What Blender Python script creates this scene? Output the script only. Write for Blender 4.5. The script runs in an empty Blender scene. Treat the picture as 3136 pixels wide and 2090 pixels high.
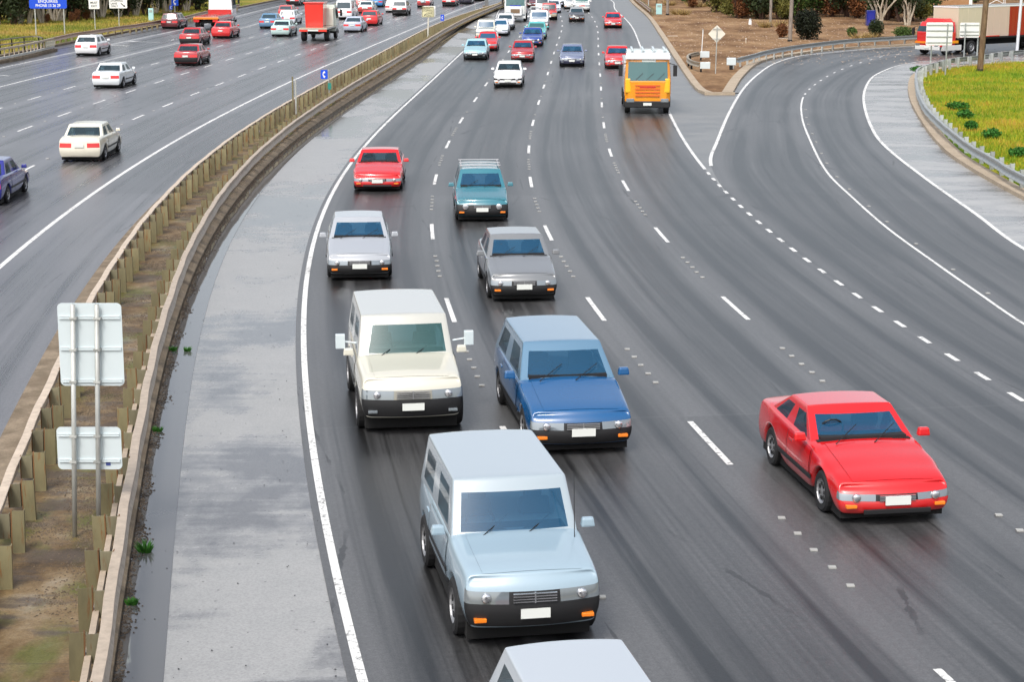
import bpy, bmesh, math, random
import numpy as np
from mathutils import Vector, Matrix
from mathutils.geometry import tessellate_polygon
R = math.radians
rnd = random.Random(7)
S = bpy.context.scene
COL = S.collection

# ------------------------------------------------------------------ camera, sky, sun, exposure
FPX, PITCH, CAMH = 4400.0, 0.21, 9.0        # focal length in px of a 2353 px wide frame, tilt down, height over the road
cam = bpy.data.objects.new('camera', bpy.data.cameras.new('camera'))
COL.objects.link(cam)
cam.data.sensor_width = 36.0
cam.data.lens = FPX / 2353.0 * 36.0
cam.data.clip_end = 3000
cam.data.clip_start = 0.5
cam.location = (0, 0, CAMH)
cam.rotation_euler = (math.pi / 2 - PITCH, 0, 0)
S.camera = cam

SUN_EL, SUN_AZ = R(52), R(200)
world = bpy.data.worlds.new("World"); S.world = world
world.use_nodes = True
nt = world.node_tree; nt.nodes.clear()
sky = nt.nodes.new('ShaderNodeTexSky'); sky.sky_type = 'NISHITA'; sky.sun_disc = False
sky.sun_elevation = SUN_EL; sky.sun_rotation = SUN_AZ
sky.air_density = 1.0; sky.dust_density = 4.0; sky.ozone_density = 1.0
hs = nt.nodes.new('ShaderNodeHueSaturation'); hs.inputs['Saturation'].default_value = 0.42
bg = nt.nodes.new('ShaderNodeBackground'); bg.inputs['Strength'].default_value = 0.13
wo = nt.nodes.new('ShaderNodeOutputWorld')
nt.links.new(sky.outputs[0], hs.inputs['Color']); nt.links.new(hs.outputs[0], bg.inputs[0]); nt.links.new(bg.outputs[0], wo.inputs[0])
sun = bpy.data.objects.new('sun', bpy.data.lights.new('sun', 'SUN')); COL.objects.link(sun)
sun.data.energy = 1.0; sun.data.angle = R(14); sun.data.color = (1.0, 0.965, 0.91)
sd = Vector((math.sin(SUN_AZ) * math.cos(SUN_EL), math.cos(SUN_AZ) * math.cos(SUN_EL), math.sin(SUN_EL)))
sun.rotation_euler = sd.to_track_quat('Z', 'Y').to_euler()
S.view_settings.view_transform = 'Standard'; S.view_settings.look = 'None'
S.view_settings.exposure = 0.85; S.view_settings.gamma = 1.0
S.render.engine = 'CYCLES'
S.cycles.max_bounces = 5; S.cycles.diffuse_bounces = 2; S.cycles.glossy_bounces = 3; S.cycles.transmission_bounces = 3
S.cycles.caustics_reflective = False; S.cycles.caustics_refractive = False

# ------------------------------------------------------------------ survey helpers
def at(u, v, z=0.0):
    """where the line of sight through (u, v) of the surveyed photo meets the level z"""
    x = (u - 1176.5) / FPX; y = (784 - v) / FPX
    dy = math.cos(PITCH) + y * math.sin(PITCH); dz = -math.sin(PITCH) + y * math.cos(PITCH)
    t = (CAMH - z) / -dz
    return Vector((x * t, dy * t, z))
def high(base, v):
    """height of something that stands at base and reaches image row v"""
    y = (784 - v) / FPX
    dy = math.cos(PITCH) + y * math.sin(PITCH); dz = -math.sin(PITCH) + y * math.cos(PITCH)
    return CAMH + base[1] / dy * dz
def dist(base, z=1.5): return base[1] * math.cos(PITCH) + (CAMH - z) * math.sin(PITCH)
def px2m(base, px, z=1.5): return px * dist(base, z) / FPX

class Line:
    """smooth function X(Y) with straight ends"""
    def __init__(s, pts, deg, lo, hi):
        a = np.array(pts); s.lo, s.hi = lo, hi; s.m = (a[:, 1].min() + a[:, 1].max()) / 2; s.k = (a[:, 1].max() - a[:, 1].min()) / 2
        s.p = np.polyfit((a[:, 1] - s.m) / s.k, a[:, 0], deg); s.d = np.polyder(s.p)
    def x(s, Y):
        y = min(max(Y, s.lo), s.hi); t = (y - s.m) / s.k
        return float(np.polyval(s.p, t) + (Y - y) * np.polyval(s.d, t) / s.k)
    def slope(s, Y):
        y = min(max(Y, s.lo), s.hi); return float(np.polyval(s.d, (y - s.m) / s.k) / s.k)
    def pt(s, Y, off=0.0, z=0.0):
        m = s.slope(Y); l = math.hypot(1, m)
        return Vector((s.x(Y) + off / l, Y - off * m / l, z))
def ds(y0, y1, n): return [y0 + (y1 - y0) * i / n for i in range(n + 1)]

_B = [at(*p)[:2] for p in [(1420.5, 56.6), (1418, 65.8), (1415, 77.3), (1411, 90.6), (1405, 104), (1399.6, 123), (1366.8, 142.9), (1258, 167.1)][:0]]
_B = [(4.8, 186.6), (4.4, 177.2), (4.1, 167.5), (3.6, 158.6), (3.2, 147.6), (2.8, 137.6), (2.3, 127.1), (2.0, 116.3), (1.5, 105), (1.0, 93.1), (.7, 81.4),
      (.7, 70.5), (1.1, 58.2), (2.05, 46), (3.6, 33.4), (5.45, 22.1), (5.0, 23.9), (4.45, 27.4), (5.4, 220), (6.5, 267)]
_B += [(5.1, 194.8), (5.4, 219), (5.95, 243), (6.6, 267), (6.6, 268)]
REF = Line(_B, 9, 20, 262)                 # second dashed lane line of the near carriageway
OFF = dict(E=-7.1, A=-3.55, B=0.0, C=3.42, F=6.85)
_R0 = [at(*p)[:2] for p in [(0, 617), (140, 497), (275, 400), (400, 330), (525, 255), (602, 217), (668, 187.5), (747, 153), (831, 116), (908, 82), (982, 50), (1048, 25.5), (1112, 2.5)]]
FAR = Line(_R0, 4, 50, 262)                # solid line beside the median, far carriageway
_ml = [at(u, v, .75)[:2] for u, v in [(-80, 1372), (-43, 1264), (-14, 1176), (8, 1110), (34, 1051), (68, 980), (87, 933), (134, 827), (205, 697), (255, 625), (300, 560), (345, 490), (400, 430), (470, 362), (553, 298), (653, 240), (755, 185), (831, 145), (908, 102), (984, 64), (1061, 33), (1125, 13)]]
MEDL = Line(_ml, 6, 23, 220)
_mr = [at(u, v, .75)[:2] for u, v in [(237.7, 1568), (246, 1456), (264, 1281), (275.6, 1182), (290.5, 1083), (306, 1010.6), (323, 896), (348, 830.5), (370, 746.5), (398, 684), (417, 638), (432.5, 584), (470, 506), (504, 455), (536, 409), (570, 369), (605, 328), (642, 302.6), (679.4, 274), (719.6, 251), (765.5, 225), (831, 178.6), (908, 135), (984, 89), (1061, 46), (1125, 18)]]
MEDR = Line(_mr, 6, 20.5, 212)
_kr = [at(*p)[:2] for p in [(264, 1568), (280.6, 1400), (299, 1281), (317, 1166), (330, 1050), (444.6, 638), (464, 598), (490, 546.5), (524.4, 492), (553, 449), (593, 403), (639, 357), (691, 314), (748, 271), (806, 234), (882, 186), (959, 133), (1010, 97), (1086.5, 43)]]
KERB = Line(_kr, 6, 22.5, 205)

def smooth(pts, n):
    """Catmull-Rom through the points, resampled to n+1 equal steps"""
    p = [Vector((a[0], a[1], 0)) for a in pts]; p = [p[0] * 2 - p[1]] + p + [p[-1] * 2 - p[-2]]; out = []
    for i in range(1, len(p) - 2):
        for k in range(12):
            t = k / 12; a, b, c, d = p[i - 1], p[i], p[i + 1], p[i + 2]
            out.append(.5 * ((2 * b) + (c - a) * t + (2 * a - 5 * b + 4 * c - d) * t * t + (3 * b - a - 3 * c + d) * t ** 3))
    out.append(p[-2])
    return resample(out, n)
def resample(out, n):
    L = [0]
    for a, b in zip(out, out[1:]): L.append(L[-1] + (b - a).length)
    res = []; j = 0
    for i in range(n + 1):
        s = L[-1] * i / n
        while j < len(L) - 2 and L[j + 1] < s: j += 1
        f = (s - L[j]) / max(1e-9, L[j + 1] - L[j]); res.append(out[j].lerp(out[j + 1], f))
    return res
def length(p): return sum((b - a).length for a, b in zip(p, p[1:]))
def step_along(p, step): return resample(p, max(2, int(round(length(p) / step))))
def offset(p, d, z=None):
    out = []
    for i in range(len(p)):
        t = (p[min(i + 1, len(p) - 1)] - p[max(i - 1, 0)]); t.z = 0; t.normalize()
        q = p[i] + Vector((t.y, -t.x, 0)) * d
        if z is not None: q.z = z
        out.append(q)
    return out
def line(L, off, y0, y1, n, z=0.0): return [L.pt(y, off, z) for y in ds(y0, y1, n)]

# ------------------------------------------------------------------ materials
def principled(name, color=(.5, .5, .5), rough=.6, metal=0.0, coat=0.0, spec=.5):
    m = bpy.data.materials.new(name); m.use_nodes = True
    b = m.node_tree.nodes['Principled BSDF']
    b.inputs['Base Color'].default_value = (*color, 1); b.inputs['Roughness'].default_value = rough
    b.inputs['Metallic'].default_value = metal; b.inputs['Coat Weight'].default_value = coat
    b.inputs['Coat Roughness'].default_value = .06; b.inputs['Specular IOR Level'].default_value = spec
    return m
class NG:
    def __init__(s, m): s.m = m; s.t = m.node_tree; s.b = s.t.nodes['Principled BSDF']
    def n(s, typ, **kw):
        o = s.t.nodes.new(typ)
        for k, v in kw.items(): setattr(o, k, v)
        return o
    def l(s, a, b): s.t.links.new(a, b)
    def coord(s, kind='Object', scale=(1, 1, 1)):
        tc = s.n('ShaderNodeTexCoord'); mp = s.n('ShaderNodeMapping'); mp.inputs['Scale'].default_value = scale
        s.l(tc.outputs[kind], mp.inputs[0]); return mp.outputs[0]
    def noise(s, vec, scale=1, detail=4, rough=.55):
        o = s.n('ShaderNodeTexNoise'); o.inputs['Scale'].default_value = scale; o.inputs['Detail'].default_value = detail; o.inputs['Roughness'].default_value = rough
        s.l(vec, o.inputs['Vector']); return o.outputs['Fac']
    def vor(s, vec, scale=1):
        o = s.n('ShaderNodeTexVoronoi'); o.inputs['Scale'].default_value = scale; s.l(vec, o.inputs['Vector']); return o.outputs['Distance']
    def ramp(s, fac, stops):
        o = s.n('ShaderNodeValToRGB'); e = o.color_ramp.elements
        while len(e) < len(stops): e.new(.5)
        for el, (p, c) in zip(e, stops):
            el.position = p; el.color = (*c, 1) if isinstance(c, tuple) else (c, c, c, 1)
        s.l(fac, o.inputs[0]); return o.outputs[0]
    def math(s, op, a, b=None, c=None, clamp=False):
        o = s.n('ShaderNodeMath', operation=op); o.use_clamp = clamp
        for i, x in enumerate((a, b, c)):
            if x is None: continue
            if isinstance(x, (int, float)): o.inputs[i].default_value = x
            else: s.l(x, o.inputs[i])
        return o.outputs[0]
    def mix(s, fac, a, b, mode='MIX'):
        o = s.n('ShaderNodeMix', data_type='RGBA', blend_type=mode)
        for i, x in ((0, fac), (6, a), (7, b)):
            if isinstance(x, (int, float)): o.inputs[i].default_value = x if i == 0 else (x, x, x, 1)
            elif isinstance(x, tuple): o.inputs[i].default_value = (*x, 1)
            else: s.l(x, o.inputs[i])
        return o.outputs[2]
    def bump(s, h, dist=.01, strength=1.0):
        o = s.n('ShaderNodeBump'); o.inputs['Distance'].default_value = dist; o.inputs['Strength'].default_value = strength
        s.l(h, o.inputs['Height']); s.l(o.outputs[0], s.b.inputs['Normal'])
    def out(s, color=None, rough=None):
        if color is not None: s.l(color, s.b.inputs['Base Color'])
        if rough is not None: s.l(rough, s.b.inputs['Roughness'])
        return s.m

def mat_asphalt(name, base, dark, tint=(1, 1, 1), rough=.5):
    m = principled(name); g = NG(m)
    uv = g.coord('UV'); sep = g.n('ShaderNodeSeparateXYZ'); g.l(uv, sep.inputs[0])
    wob = g.noise(g.coord('UV', (1.0, .02, 1)), 1.0, 3)
    u = g.math('ADD', sep.outputs[0], g.math('MULTIPLY', g.math('SUBTRACT', wob, .5), .16))
    f = g.math('ABSOLUTE', g.math('SUBTRACT', g.math('FRACT', u), .5))
    d = g.math('DIVIDE', g.math('SUBTRACT', f, .27), .038)
    band = g.math('POWER', 2.718, g.math('MULTIPLY', g.math('MULTIPLY', d, d), -1))
    edge = g.math('MULTIPLY', g.math('SUBTRACT', f, .345), 14.0, clamp=True)
    oil = g.math('SUBTRACT', 1.0, g.math('MULTIPLY', f, 7.0), clamp=True)
    streak = g.noise(g.coord('UV', (9, .03, 1)), 1.0, 6, .65)
    patch = g.noise(g.coord('UV', (.45, .06, 1)), 1.0, 4)
    fine = g.noise(g.coord('Object'), 38, 6, .75)
    k = g.math('ADD', g.math('MULTIPLY', band, g.math('MULTIPLY', g.math('MAXIMUM', g.math('SUBTRACT', patch, .30), 0.0), 3.6)), g.math('MULTIPLY', g.math('SUBTRACT', streak, .5), 2.1))
    k = g.math('ADD', k, g.math('MULTIPLY', g.math('SUBTRACT', patch, .5), 1.5))
    k = g.math('ADD', k, g.math('MULTIPLY', oil, .16))
    k = g.math('SUBTRACT', k, g.math('MULTIPLY', edge, .50))
    k = g.math('ADD', k, g.math('MULTIPLY', g.math('SUBTRACT', g.noise(g.coord('UV', (34, .05, 1)), 1.0, 5, .65), .5), 1.3)); k = g.math('ADD', k, .50, clamp=True)
    c = g.mix(k, tuple(base * t for t in tint), tuple(dark * t for t in tint))
    sp = g.ramp(fine, [(.25, .40), (.5, 1.0), (.78, 1.75)])
    c = g.mix(1.0, c, sp, 'MULTIPLY')
    med = g.ramp(g.noise(g.coord('Object'), 11, 6, .75), [(.3, .72), (.7, 1.25)])
    c = g.mix(1.0, c, med, 'MULTIPLY')
    # longitudinal cracks, sealed seams and resurfaced panels
    vo = g.n('ShaderNodeTexVoronoi', feature='DISTANCE_TO_EDGE'); vo.inputs['Scale'].default_value = 1.0; g.l(g.coord('UV', (.9, .028, 1)), vo.inputs['Vector'])
    wig = g.noise(g.coord('Object'), 2.5, 6, .7)
    crack = g.math('LESS_THAN', g.math('ADD', vo.outputs['Distance'], g.math('MULTIPLY', g.math('SUBTRACT', wig, .5), .03)), .0045)
    crack = g.math('MULTIPLY', crack, g.ramp(g.noise(g.coord('Object'), .35, 3), [(.48, 0.0), (.56, .75)]))
    c = g.mix(crack, c, (.018, .018, .018))
    pv = g.n('ShaderNodeVectorMath', operation='FLOOR'); g.l(g.coord('UV', (1, .031, 1)), pv.inputs[0])
    wn = g.n('ShaderNodeTexWhiteNoise'); g.l(pv.outputs[0], wn.inputs['Vector'])
    c = g.mix(1.0, c, g.ramp(wn.outputs['Value'], [(0, .84), (1, 1.15)]), 'MULTIPLY')
    fy = g.math('FRACT', g.math('MULTIPLY', sep.outputs[1], .031)); seam = g.math('MULTIPLY', g.math('LESS_THAN', fy, .0025), .15)
    c = g.mix(seam, c, (.16, .16, .155))
    rr = g.math('ADD', g.math('MULTIPLY', k, -.06), rough); rr = g.math('ADD', rr, g.math('MULTIPLY', fine, .12))
    g.bump(fine, .004, .6)
    return g.out(c, rr)
def mat_shoulder(name, scale=.35, lo=.16, hi=.34, wet=.12, stretch=(1, 1, 1), cut=(.44, .56)):
    m = principled(name); g = NG(m); o = g.coord('Object', stretch)
    big = g.noise(o, scale, 7, .62)
    str_ = g.noise(g.coord('Object', (.5, 3.2, 1)), .8, 5, .6)
    w = g.math('ADD', g.math('MULTIPLY', big, .86), g.math('MULTIPLY', str_, .14))
    wetm = g.ramp(w, [(cut[0], 0.0), (cut[1], 1.0)])
    fine = g.noise(g.coord('Object'), 30, 6, .7); mid = g.noise(g.coord('Object'), 1.3, 5)
    c = g.mix(wetm, g.mix(mid, (hi * .86, hi * .87, hi * .86), (hi * 1.08, hi * 1.07, hi * 1.05)), g.mix(mid, (lo, lo * .99, lo * .99), (lo * .72, lo * .73, lo * .76)))
    c = g.mix(1.0, c, g.ramp(fine, [(.3, .72), (.5, 1.0), (.72, 1.25)]), 'MULTIPLY')
    speck = g.ramp(g.vor(g.coord('Object'), 3.1), [(.05, .25), (.075, 1.0)])
    c = g.mix(.8, c, speck, 'MULTIPLY')
    r = g.ramp(wetm, [(0, .38), (1, wet)])
    g.bump(fine, .003, .35)
    return g.out(c, r)
def mat_concrete(name, a, b, scale=2.0, rough=.8, stain=None):
    m = principled(name); g = NG(m); o = g.coord('Object')
    n1 = g.noise(o, scale, 7, .65); n2 = g.noise(o, scale * 14, 5, .7)
    c = g.mix(g.ramp(n1, [(.35, 0.0), (.65, 1.0)]), a, b)
    if stain:
        s_ = g.ramp(g.noise(g.coord('Object', (1, 1, .3)), scale * .8, 6, .7), [(.5, 0.0), (.62, 1.0)]); c = g.mix(g.math('MULTIPLY', s_, .8), c, stain)
    c = g.mix(1.0, c, g.ramp(n2, [(.3, .75), (.7, 1.2)]), 'MULTIPLY')
    g.bump(n2, .006, .6)
    return g.out(c, None) if not g.b.inputs['Roughness'].default_value == -1 and not setattr(g.b.inputs['Roughness'], 'default_value', rough) else m
def mat_median():
    m = principled('median concrete', rough=.6); g = NG(m); o = g.coord('Object')
    n = g.noise(g.coord('Object', (.8, .55, 1)), 1.3, 7, .66); moss = g.noise(g.coord('Object', (1, .5, 1)), .9, 6, .6); fine = g.noise(o, 26, 6, .75)
    dirt = g.ramp(g.noise(g.coord('Object', (.7, 1.9, 1)), .85, 8, .7), [(.5, 0.0), (.58, 1.0)])
    c = g.ramp(n, [(.34, (.035, .022, .012)), (.45, (.12, .072, .028)), (.57, (.20, .135, .063)), (.70, (.29, .235, .16))])
    c = g.mix(g.math('MULTIPLY', g.ramp(moss, [(.50, 0.0), (.62, 1.0)]), .8), c, (.085, .095, .012))
    c = g.mix(g.math('MULTIPLY', dirt, .85), c, (.075, .055, .04))
    c = g.mix(1.0, c, g.ramp(fine, [(.28, .5), (.5, 1.0), (.75, 1.45)]), 'MULTIPLY')
    sx = g.n('ShaderNodeSeparateXYZ'); g.l(o, sx.inputs[0])
    j = g.math('LESS_THAN', g.math('FRACT', g.math('MULTIPLY', sx.outputs[1], .27)), .006)
    c = g.mix(g.math('MULTIPLY', j, .6), c, (.04, .03, .02))
    r = g.ramp(n, [(.4, .75), (.7, .25)]); g.bump(fine, .01, .7)
    return g.out(c, r)
def mat_metal_rail(name, col=(.33, .30, .22), rust=.55, rough=.45, metal=.35):
    m = principled(name, rough=rough, metal=metal); g = NG(m); o = g.coord('Object', (1, 1, .35))
    oi = g.n('ShaderNodeObjectInfo'); ra = g.math('MULTIPLY', oi.outputs['Random'], 37.0); cx = g.n('ShaderNodeCombineXYZ')
    for q in range(3): g.l(ra, cx.inputs[q])
    def sh(v):
        a = g.n('ShaderNodeVectorMath', operation='ADD'); g.l(v, a.inputs[0]); g.l(cx.outputs[0], a.inputs[1]); return a.outputs[0]
    o = sh(o)
    n = g.noise(o, 6, 6, .65); n2 = g.noise(sh(g.coord('Object', (1, 1, .12))), 14, 5, .7)
    c = g.mix(g.ramp(n, [(.35, 0.0), (.7, 1.0)]), col, tuple(x * .72 for x in col))
    ru = g.ramp(n2, [(.56, 0.0), (.68, 1.0)])
    c = g.mix(g.math('MULTIPLY', ru, rust), c, (.20, .085, .025))
    c = g.mix(1.0, c, g.ramp(oi.outputs['Random'], [(0, .72), (1, 1.15)]), 'MULTIPLY')
    return g.out(c, g.math('ADD', g.math('MULTIPLY', n, .25), rough - .1))
def mat_dirt():
    m = principled('bare dirt', rough=.95, spec=.2); g = NG(m); o = g.coord('Object')
    n = g.noise(g.coord('Object', (1, .45, 1)), .30, 8, .66); f = g.noise(g.coord('Object', (1, .5, 1)), 4, 7, .75); b = g.noise(g.coord('Object', (.8, .35, 1)), .4, 6, .6)
    c = g.ramp(n, [(.32, (.09, .045, .02)), (.44, (.18, .10, .048)), (.56, (.27, .165, .085)), (.72, (.36, .24, .135))])
    c = g.mix(g.ramp(b, [(.55, 0.0), (.72, .7)]), c, (.17, .085, .05))
    c = g.mix(1.0, c, g.ramp(f, [(.3, .6), (.5, 1.0), (.72, 1.4)]), 'MULTIPLY'); g.bump(f, .05, .8)
    return g.out(c)
def mat_grass_ground(name, cols, scale=.12):
    m = principled(name, rough=.95, spec=.2); g = NG(m); o = g.coord('Object')
    n = g.noise(o, scale, 7, .66); f = g.noise(o, 3.5, 7, .8)
    c = g.ramp(n, list(zip((.3, .43, .54, .66, .8), cols)))
    c = g.mix(1.0, c, g.ramp(f, [(.28, .45), (.5, 1.0), (.72, 1.5)]), 'MULTIPLY'); g.bump(f, .08, 1.0)
    return g.out(c)
def mat_leaf(name, a, b):
    m = principled(name, rough=.7, spec=.3); g = NG(m)
    geo = g.n('ShaderNodeNewGeometry'); n = g.noise(g.coord('Object'), 1.1, 3)
    f = g.math('ADD', g.math('MULTIPLY', geo.outputs['Random Per Island'], .6), g.math('MULTIPLY', n, .45), clamp=True)
    return g.out(g.ramp(f, [(.15, a), (.85, b)]))
def mat_paint_line():
    m = principled('road paint', rough=.55); g = NG(m); o = g.coord('Object')
    n = g.noise(o, 9, 7, .75); big = g.noise(o, .5, 4)
    k = g.ramp(g.math('ADD', g.math('MULTIPLY', n, .8), g.math('MULTIPLY', big, .25)), [(.42, (.13, .13, .13)), (.50, (.70, .70, .68))])
    return g.out(k)
def mat_bark(name, a, b):
    m = principled(name, rough=.9, spec=.2); g = NG(m); n = g.noise(g.coord('Object', (3, 3, .5)), 3, 6, .7)
    return g.out(g.ramp(n, [(.35, a), (.65, b)]))

M = {}
M['asphalt'] = mat_asphalt('near carriageway asphalt', .096, .012, (.985, .99, 1.01), .32)
M['asphalt_far'] = mat_asphalt('far carriageway asphalt', .125, .040, (1.0, .99, 1.06), .26)
M['shoulder'] = mat_shoulder('wet concrete shoulder', .16, .135, .31, .07, (1, .55, 1), (.47, .54))
M['gore'] = mat_shoulder('gore and shoulder asphalt', .3, .12, .19, .3, (1, 1.6, 1), (.45, .6))
M['slab'] = mat_shoulder('ramp shoulder slab', .5, .16, .36, .12, (.4, .9, 1), (.44, .64))
M['kerb'] = mat_concrete('kerb concrete', (.12, .09, .055), (.27, .21, .145), 1.6, .8, (.15, .11, .07))
M['kerb_pale'] = mat_concrete('pale kerb concrete', (.34, .27, .19), (.43, .35, .26), 1.2, .8)
M['median'] = mat_median()
M['dirt'] = mat_dirt()
M['rail'] = mat_metal_rail('weathered guardrail steel', (.56, .46, .36), .2, .5, .1)
M['post'] = mat_metal_rail('rust stained steel post', (.235, .205, .11), .95, .55, .2)
M['spacer'] = mat_metal_rail('rust stained spacer channel', (.255, .23, .145), .75, .55, .2)
M['rust'] = mat_metal_rail('rusted flange edge', (.20, .09, .03), .9, .8, .0)
M['galv'] = mat_metal_rail('galvanised steel', (.52, .55, .54), .03, .4, .4)
M['galv_dull'] = mat_metal_rail('dull galvanised pipe', (.50, .51, .48), .12, .5, .3)
M['signback'] = principled('bare aluminium sign back', (.66, .74, .76), .35, .25)
M['line'] = mat_paint_line()
M['verge'] = mat_grass_ground('green and straw verge ground', [(.05, .075, .012), (.13, .15, .02), (.26, .21, .04), (.33, .22, .07), (.20, .17, .04)], .1)
M['field'] = mat_grass_ground('yellow green grass ground', [(.06, .14, .007), (.16, .24, .008), (.28, .27, .02), (.38, .21, .035), (.16, .24, .012)], .09)
M['ground'] = mat_grass_ground('distant ground', [(.07, .06, .03), (.12, .11, .04), (.20, .16, .08), (.24, .17, .10), (.10, .10, .03)], .05)
def mat_water():
    m = principled('standing water', (.10, .10, .10), .03, 0, 0, .6); g = NG(m)
    g.bump(g.noise(g.coord('Object', (1, .5, 1)), 5, 3), .003, .35); return m
M['water'] = mat_water()

# ------------------------------------------------------------------ mesh helpers
class MB:
    def __init__(s): s.v = []; s.f = []; s.mi = []; s.uv = None
    def add(s, vs, fs, mi=0):
        b = len(s.v); s.v += [tuple(v) for v in vs]; s.f += [tuple(b + i for i in f) for f in fs]; s.mi += [mi] * len(fs)
    def box(s, cx, cy, cz, sx, sy, sz, mi=0, rot=None, taper=1.0):
        vs = []
        for z in (-1, 1):
            k = taper if z > 0 else 1.0
            for x, y in ((-1, -1), (1, -1), (1, 1), (-1, 1)):
                p = Vector((x * sx / 2 * k, y * sy / 2 * k, z * sz / 2))
                if rot: p = rot @ p
                vs.append((p.x + cx, p.y + cy, p.z + cz))
        s.add(vs, [(3, 2, 1, 0), (4, 5, 6, 7), (0, 1, 5, 4), (1, 2, 6, 5), (2, 3, 7, 6), (3, 0, 4, 7)], mi)
    def tube(s, p, q, r0, r1=None, n=8, mi=0, cap=True):
        p = Vector(p); q = Vector(q); r1 = r0 if r1 is None else r1; d = (q - p).normalized()
        a = d.orthogonal().normalized(); b = d.cross(a); vs = []
        for c, r in ((p, r0), (q, r1)):
            for i in range(n):
                t = 2 * math.pi * i / n; vs.append(c + a * (math.cos(t) * r) + b * (math.sin(t) * r))
        fs = [(i, (i + 1) % n, n + (i + 1) % n, n + i) for i in range(n)]
        if cap: fs += [tuple(range(n - 1, -1, -1)), tuple(range(n, 2 * n))]
        s.add(vs, fs, mi)
    def lathe(s, prof, center, axis='y', n=20, mi=0):
        vs = []
        for r, h in prof:
            for i in range(n):
                t = 2 * math.pi * i / n
                if axis == 'y': vs.append((center[0] + r * math.cos(t), center[1] + h, center[2] + r * math.sin(t)))
                elif axis == 'x': vs.append((center[0] + h, center[1] + r * math.cos(t), center[2] + r * math.sin(t)))
                else: vs.append((center[0] + r * math.cos(t), center[1] + r * math.sin(t), center[2] + h))
        k = len(prof)
        s.add(vs, [(a * n + i, a * n + (i + 1) % n, (a + 1) * n + (i + 1) % n, (a + 1) * n + i) for a in range(k - 1) for i in range(n)], mi)
    def strip(s, rows, mi=0, closed=False):
        n = len(rows[0]); vs = [p for r in rows for p in r]; m = n if closed else n - 1
        s.add(vs, [(a * n + i, a * n + (i + 1) % n, (a + 1) * n + (i + 1) % n, (a + 1) * n + i) for a in range(len(rows) - 1) for i in range(m)], mi)
    def build(s, name, mats, parent=None, smooth_=False, bevel=0.0, label=None, recalc=True):
        me = bpy.data.meshes.new(name); me.from_pydata(s.v, [], s.f)
        if not isinstance(mats, (list, tuple)): mats = [mats]
        for m in mats: me.materials.append(m)
        me.polygons.foreach_set('material_index', s.mi)
        if bevel or recalc:
            bm = bmesh.new(); bm.from_mesh(me)
            if bevel:
                bmesh.ops.remove_doubles(bm, verts=bm.verts, dist=1e-5)
                es = [e for e in bm.edges if len(e.link_faces) == 2 and e.calc_face_angle(0) > .6]
                bmesh.ops.bevel(bm, geom=es, offset=bevel, segments=2, affect='EDGES', profile=.6, clamp_overlap=True)
            if recalc: bmesh.ops.recalc_face_normals(bm, faces=bm.faces)
            bm.to_mesh(me); bm.free()
        if s.uv:
            ul = me.uv_layers.new(name='UVMap'); lp = np.zeros(len(me.loops), dtype=np.int32); me.loops.foreach_get('vertex_index', lp)
            ul.data.foreach_set('uv', np.array(s.uv, dtype=np.float32)[lp].ravel())
        if smooth_: me.polygons.foreach_set('use_smooth', [True] * len(me.polygons))
        o = bpy.data.objects.new(name, me); COL.objects.link(o)
        if parent: o.parent = parent
        if label: o['label'] = label
        return o
def tag(o, label=None, cat=None, group=None, kind=None):
    if label: o['label'] = label
    if cat: o['category'] = cat
    if group: o['group'] = group
    if kind: o['kind'] = kind
    return o
def empty(name, loc, rz=0, label=None, cat=None, group=None):
    o = bpy.data.objects.new(name, None); COL.objects.link(o); o.location = loc; o.rotation_euler = (0, 0, rz); o.empty_display_size = .3
    return tag(o, label, cat, group)
def children(o): return list(o.children)
def copy_tree(o, parent=None):
    c = o.copy(); COL.objects.link(c)
    if parent is not None: c.parent = parent
    for ch in o.children: copy_tree(ch, c)
    return c
def ribbon(name, lines, mat, us=None, z=0.0, uvs=None):
    """sheet between polylines of equal count; u runs in lane units, v in metres"""
    m = MB(); rows = []; uv = []; s = 0
    n = len(lines[0])
    for i in range(n):
        if i: s += (lines[0][i] - lines[0][i - 1]).length
        row = []
        for j, L in enumerate(lines):
            row.append((L[i].x, L[i].y, z)); uv.append(((us[j] if us else j), s))
        rows.append(row)
    m.strip(rows); m.uv = uv
    o = m.build(name, mat, recalc=False); return tag(o, kind='structure')
def polygon(name, pts, mat, z):
    v = [Vector((p[0], p[1], 0)) for p in pts]; t = tessellate_polygon([v]); m = MB()
    m.add([(p.x, p.y, z) for p in v], t)
    o = m.build(name, mat); 
    return tag(o, kind='structure')
def solid_strip(m, a, b, z0, z1, mi=0):
    """kerb-like solid between polylines a and b"""
    rows = [[(p.x, p.y, z0), (p.x, p.y, z1), (q.x, q.y, z1), (q.x, q.y, z0)] for p, q in zip(a, b)]
    m.strip(rows, mi)

# ------------------------------------------------------------------ ground, roads, kerbs
g = MB(); g.add([(-1500, -300, -.4), (1500, -300, -.4), (1500, 2500, -.4), (-1500, 2500, -.4)], [(0, 1, 2, 3)])
tag(g.build('ground', M['ground']), kind='structure')

Y0, Y1, NN = 4, 420, 260
ys = [Y0 + (Y1 - Y0) * (i / NN) ** 1.5 for i in range(NN + 1)]
def L_(line_, off, z=0.0): return [line_.pt(y, off, z) for y in ys]
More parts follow.
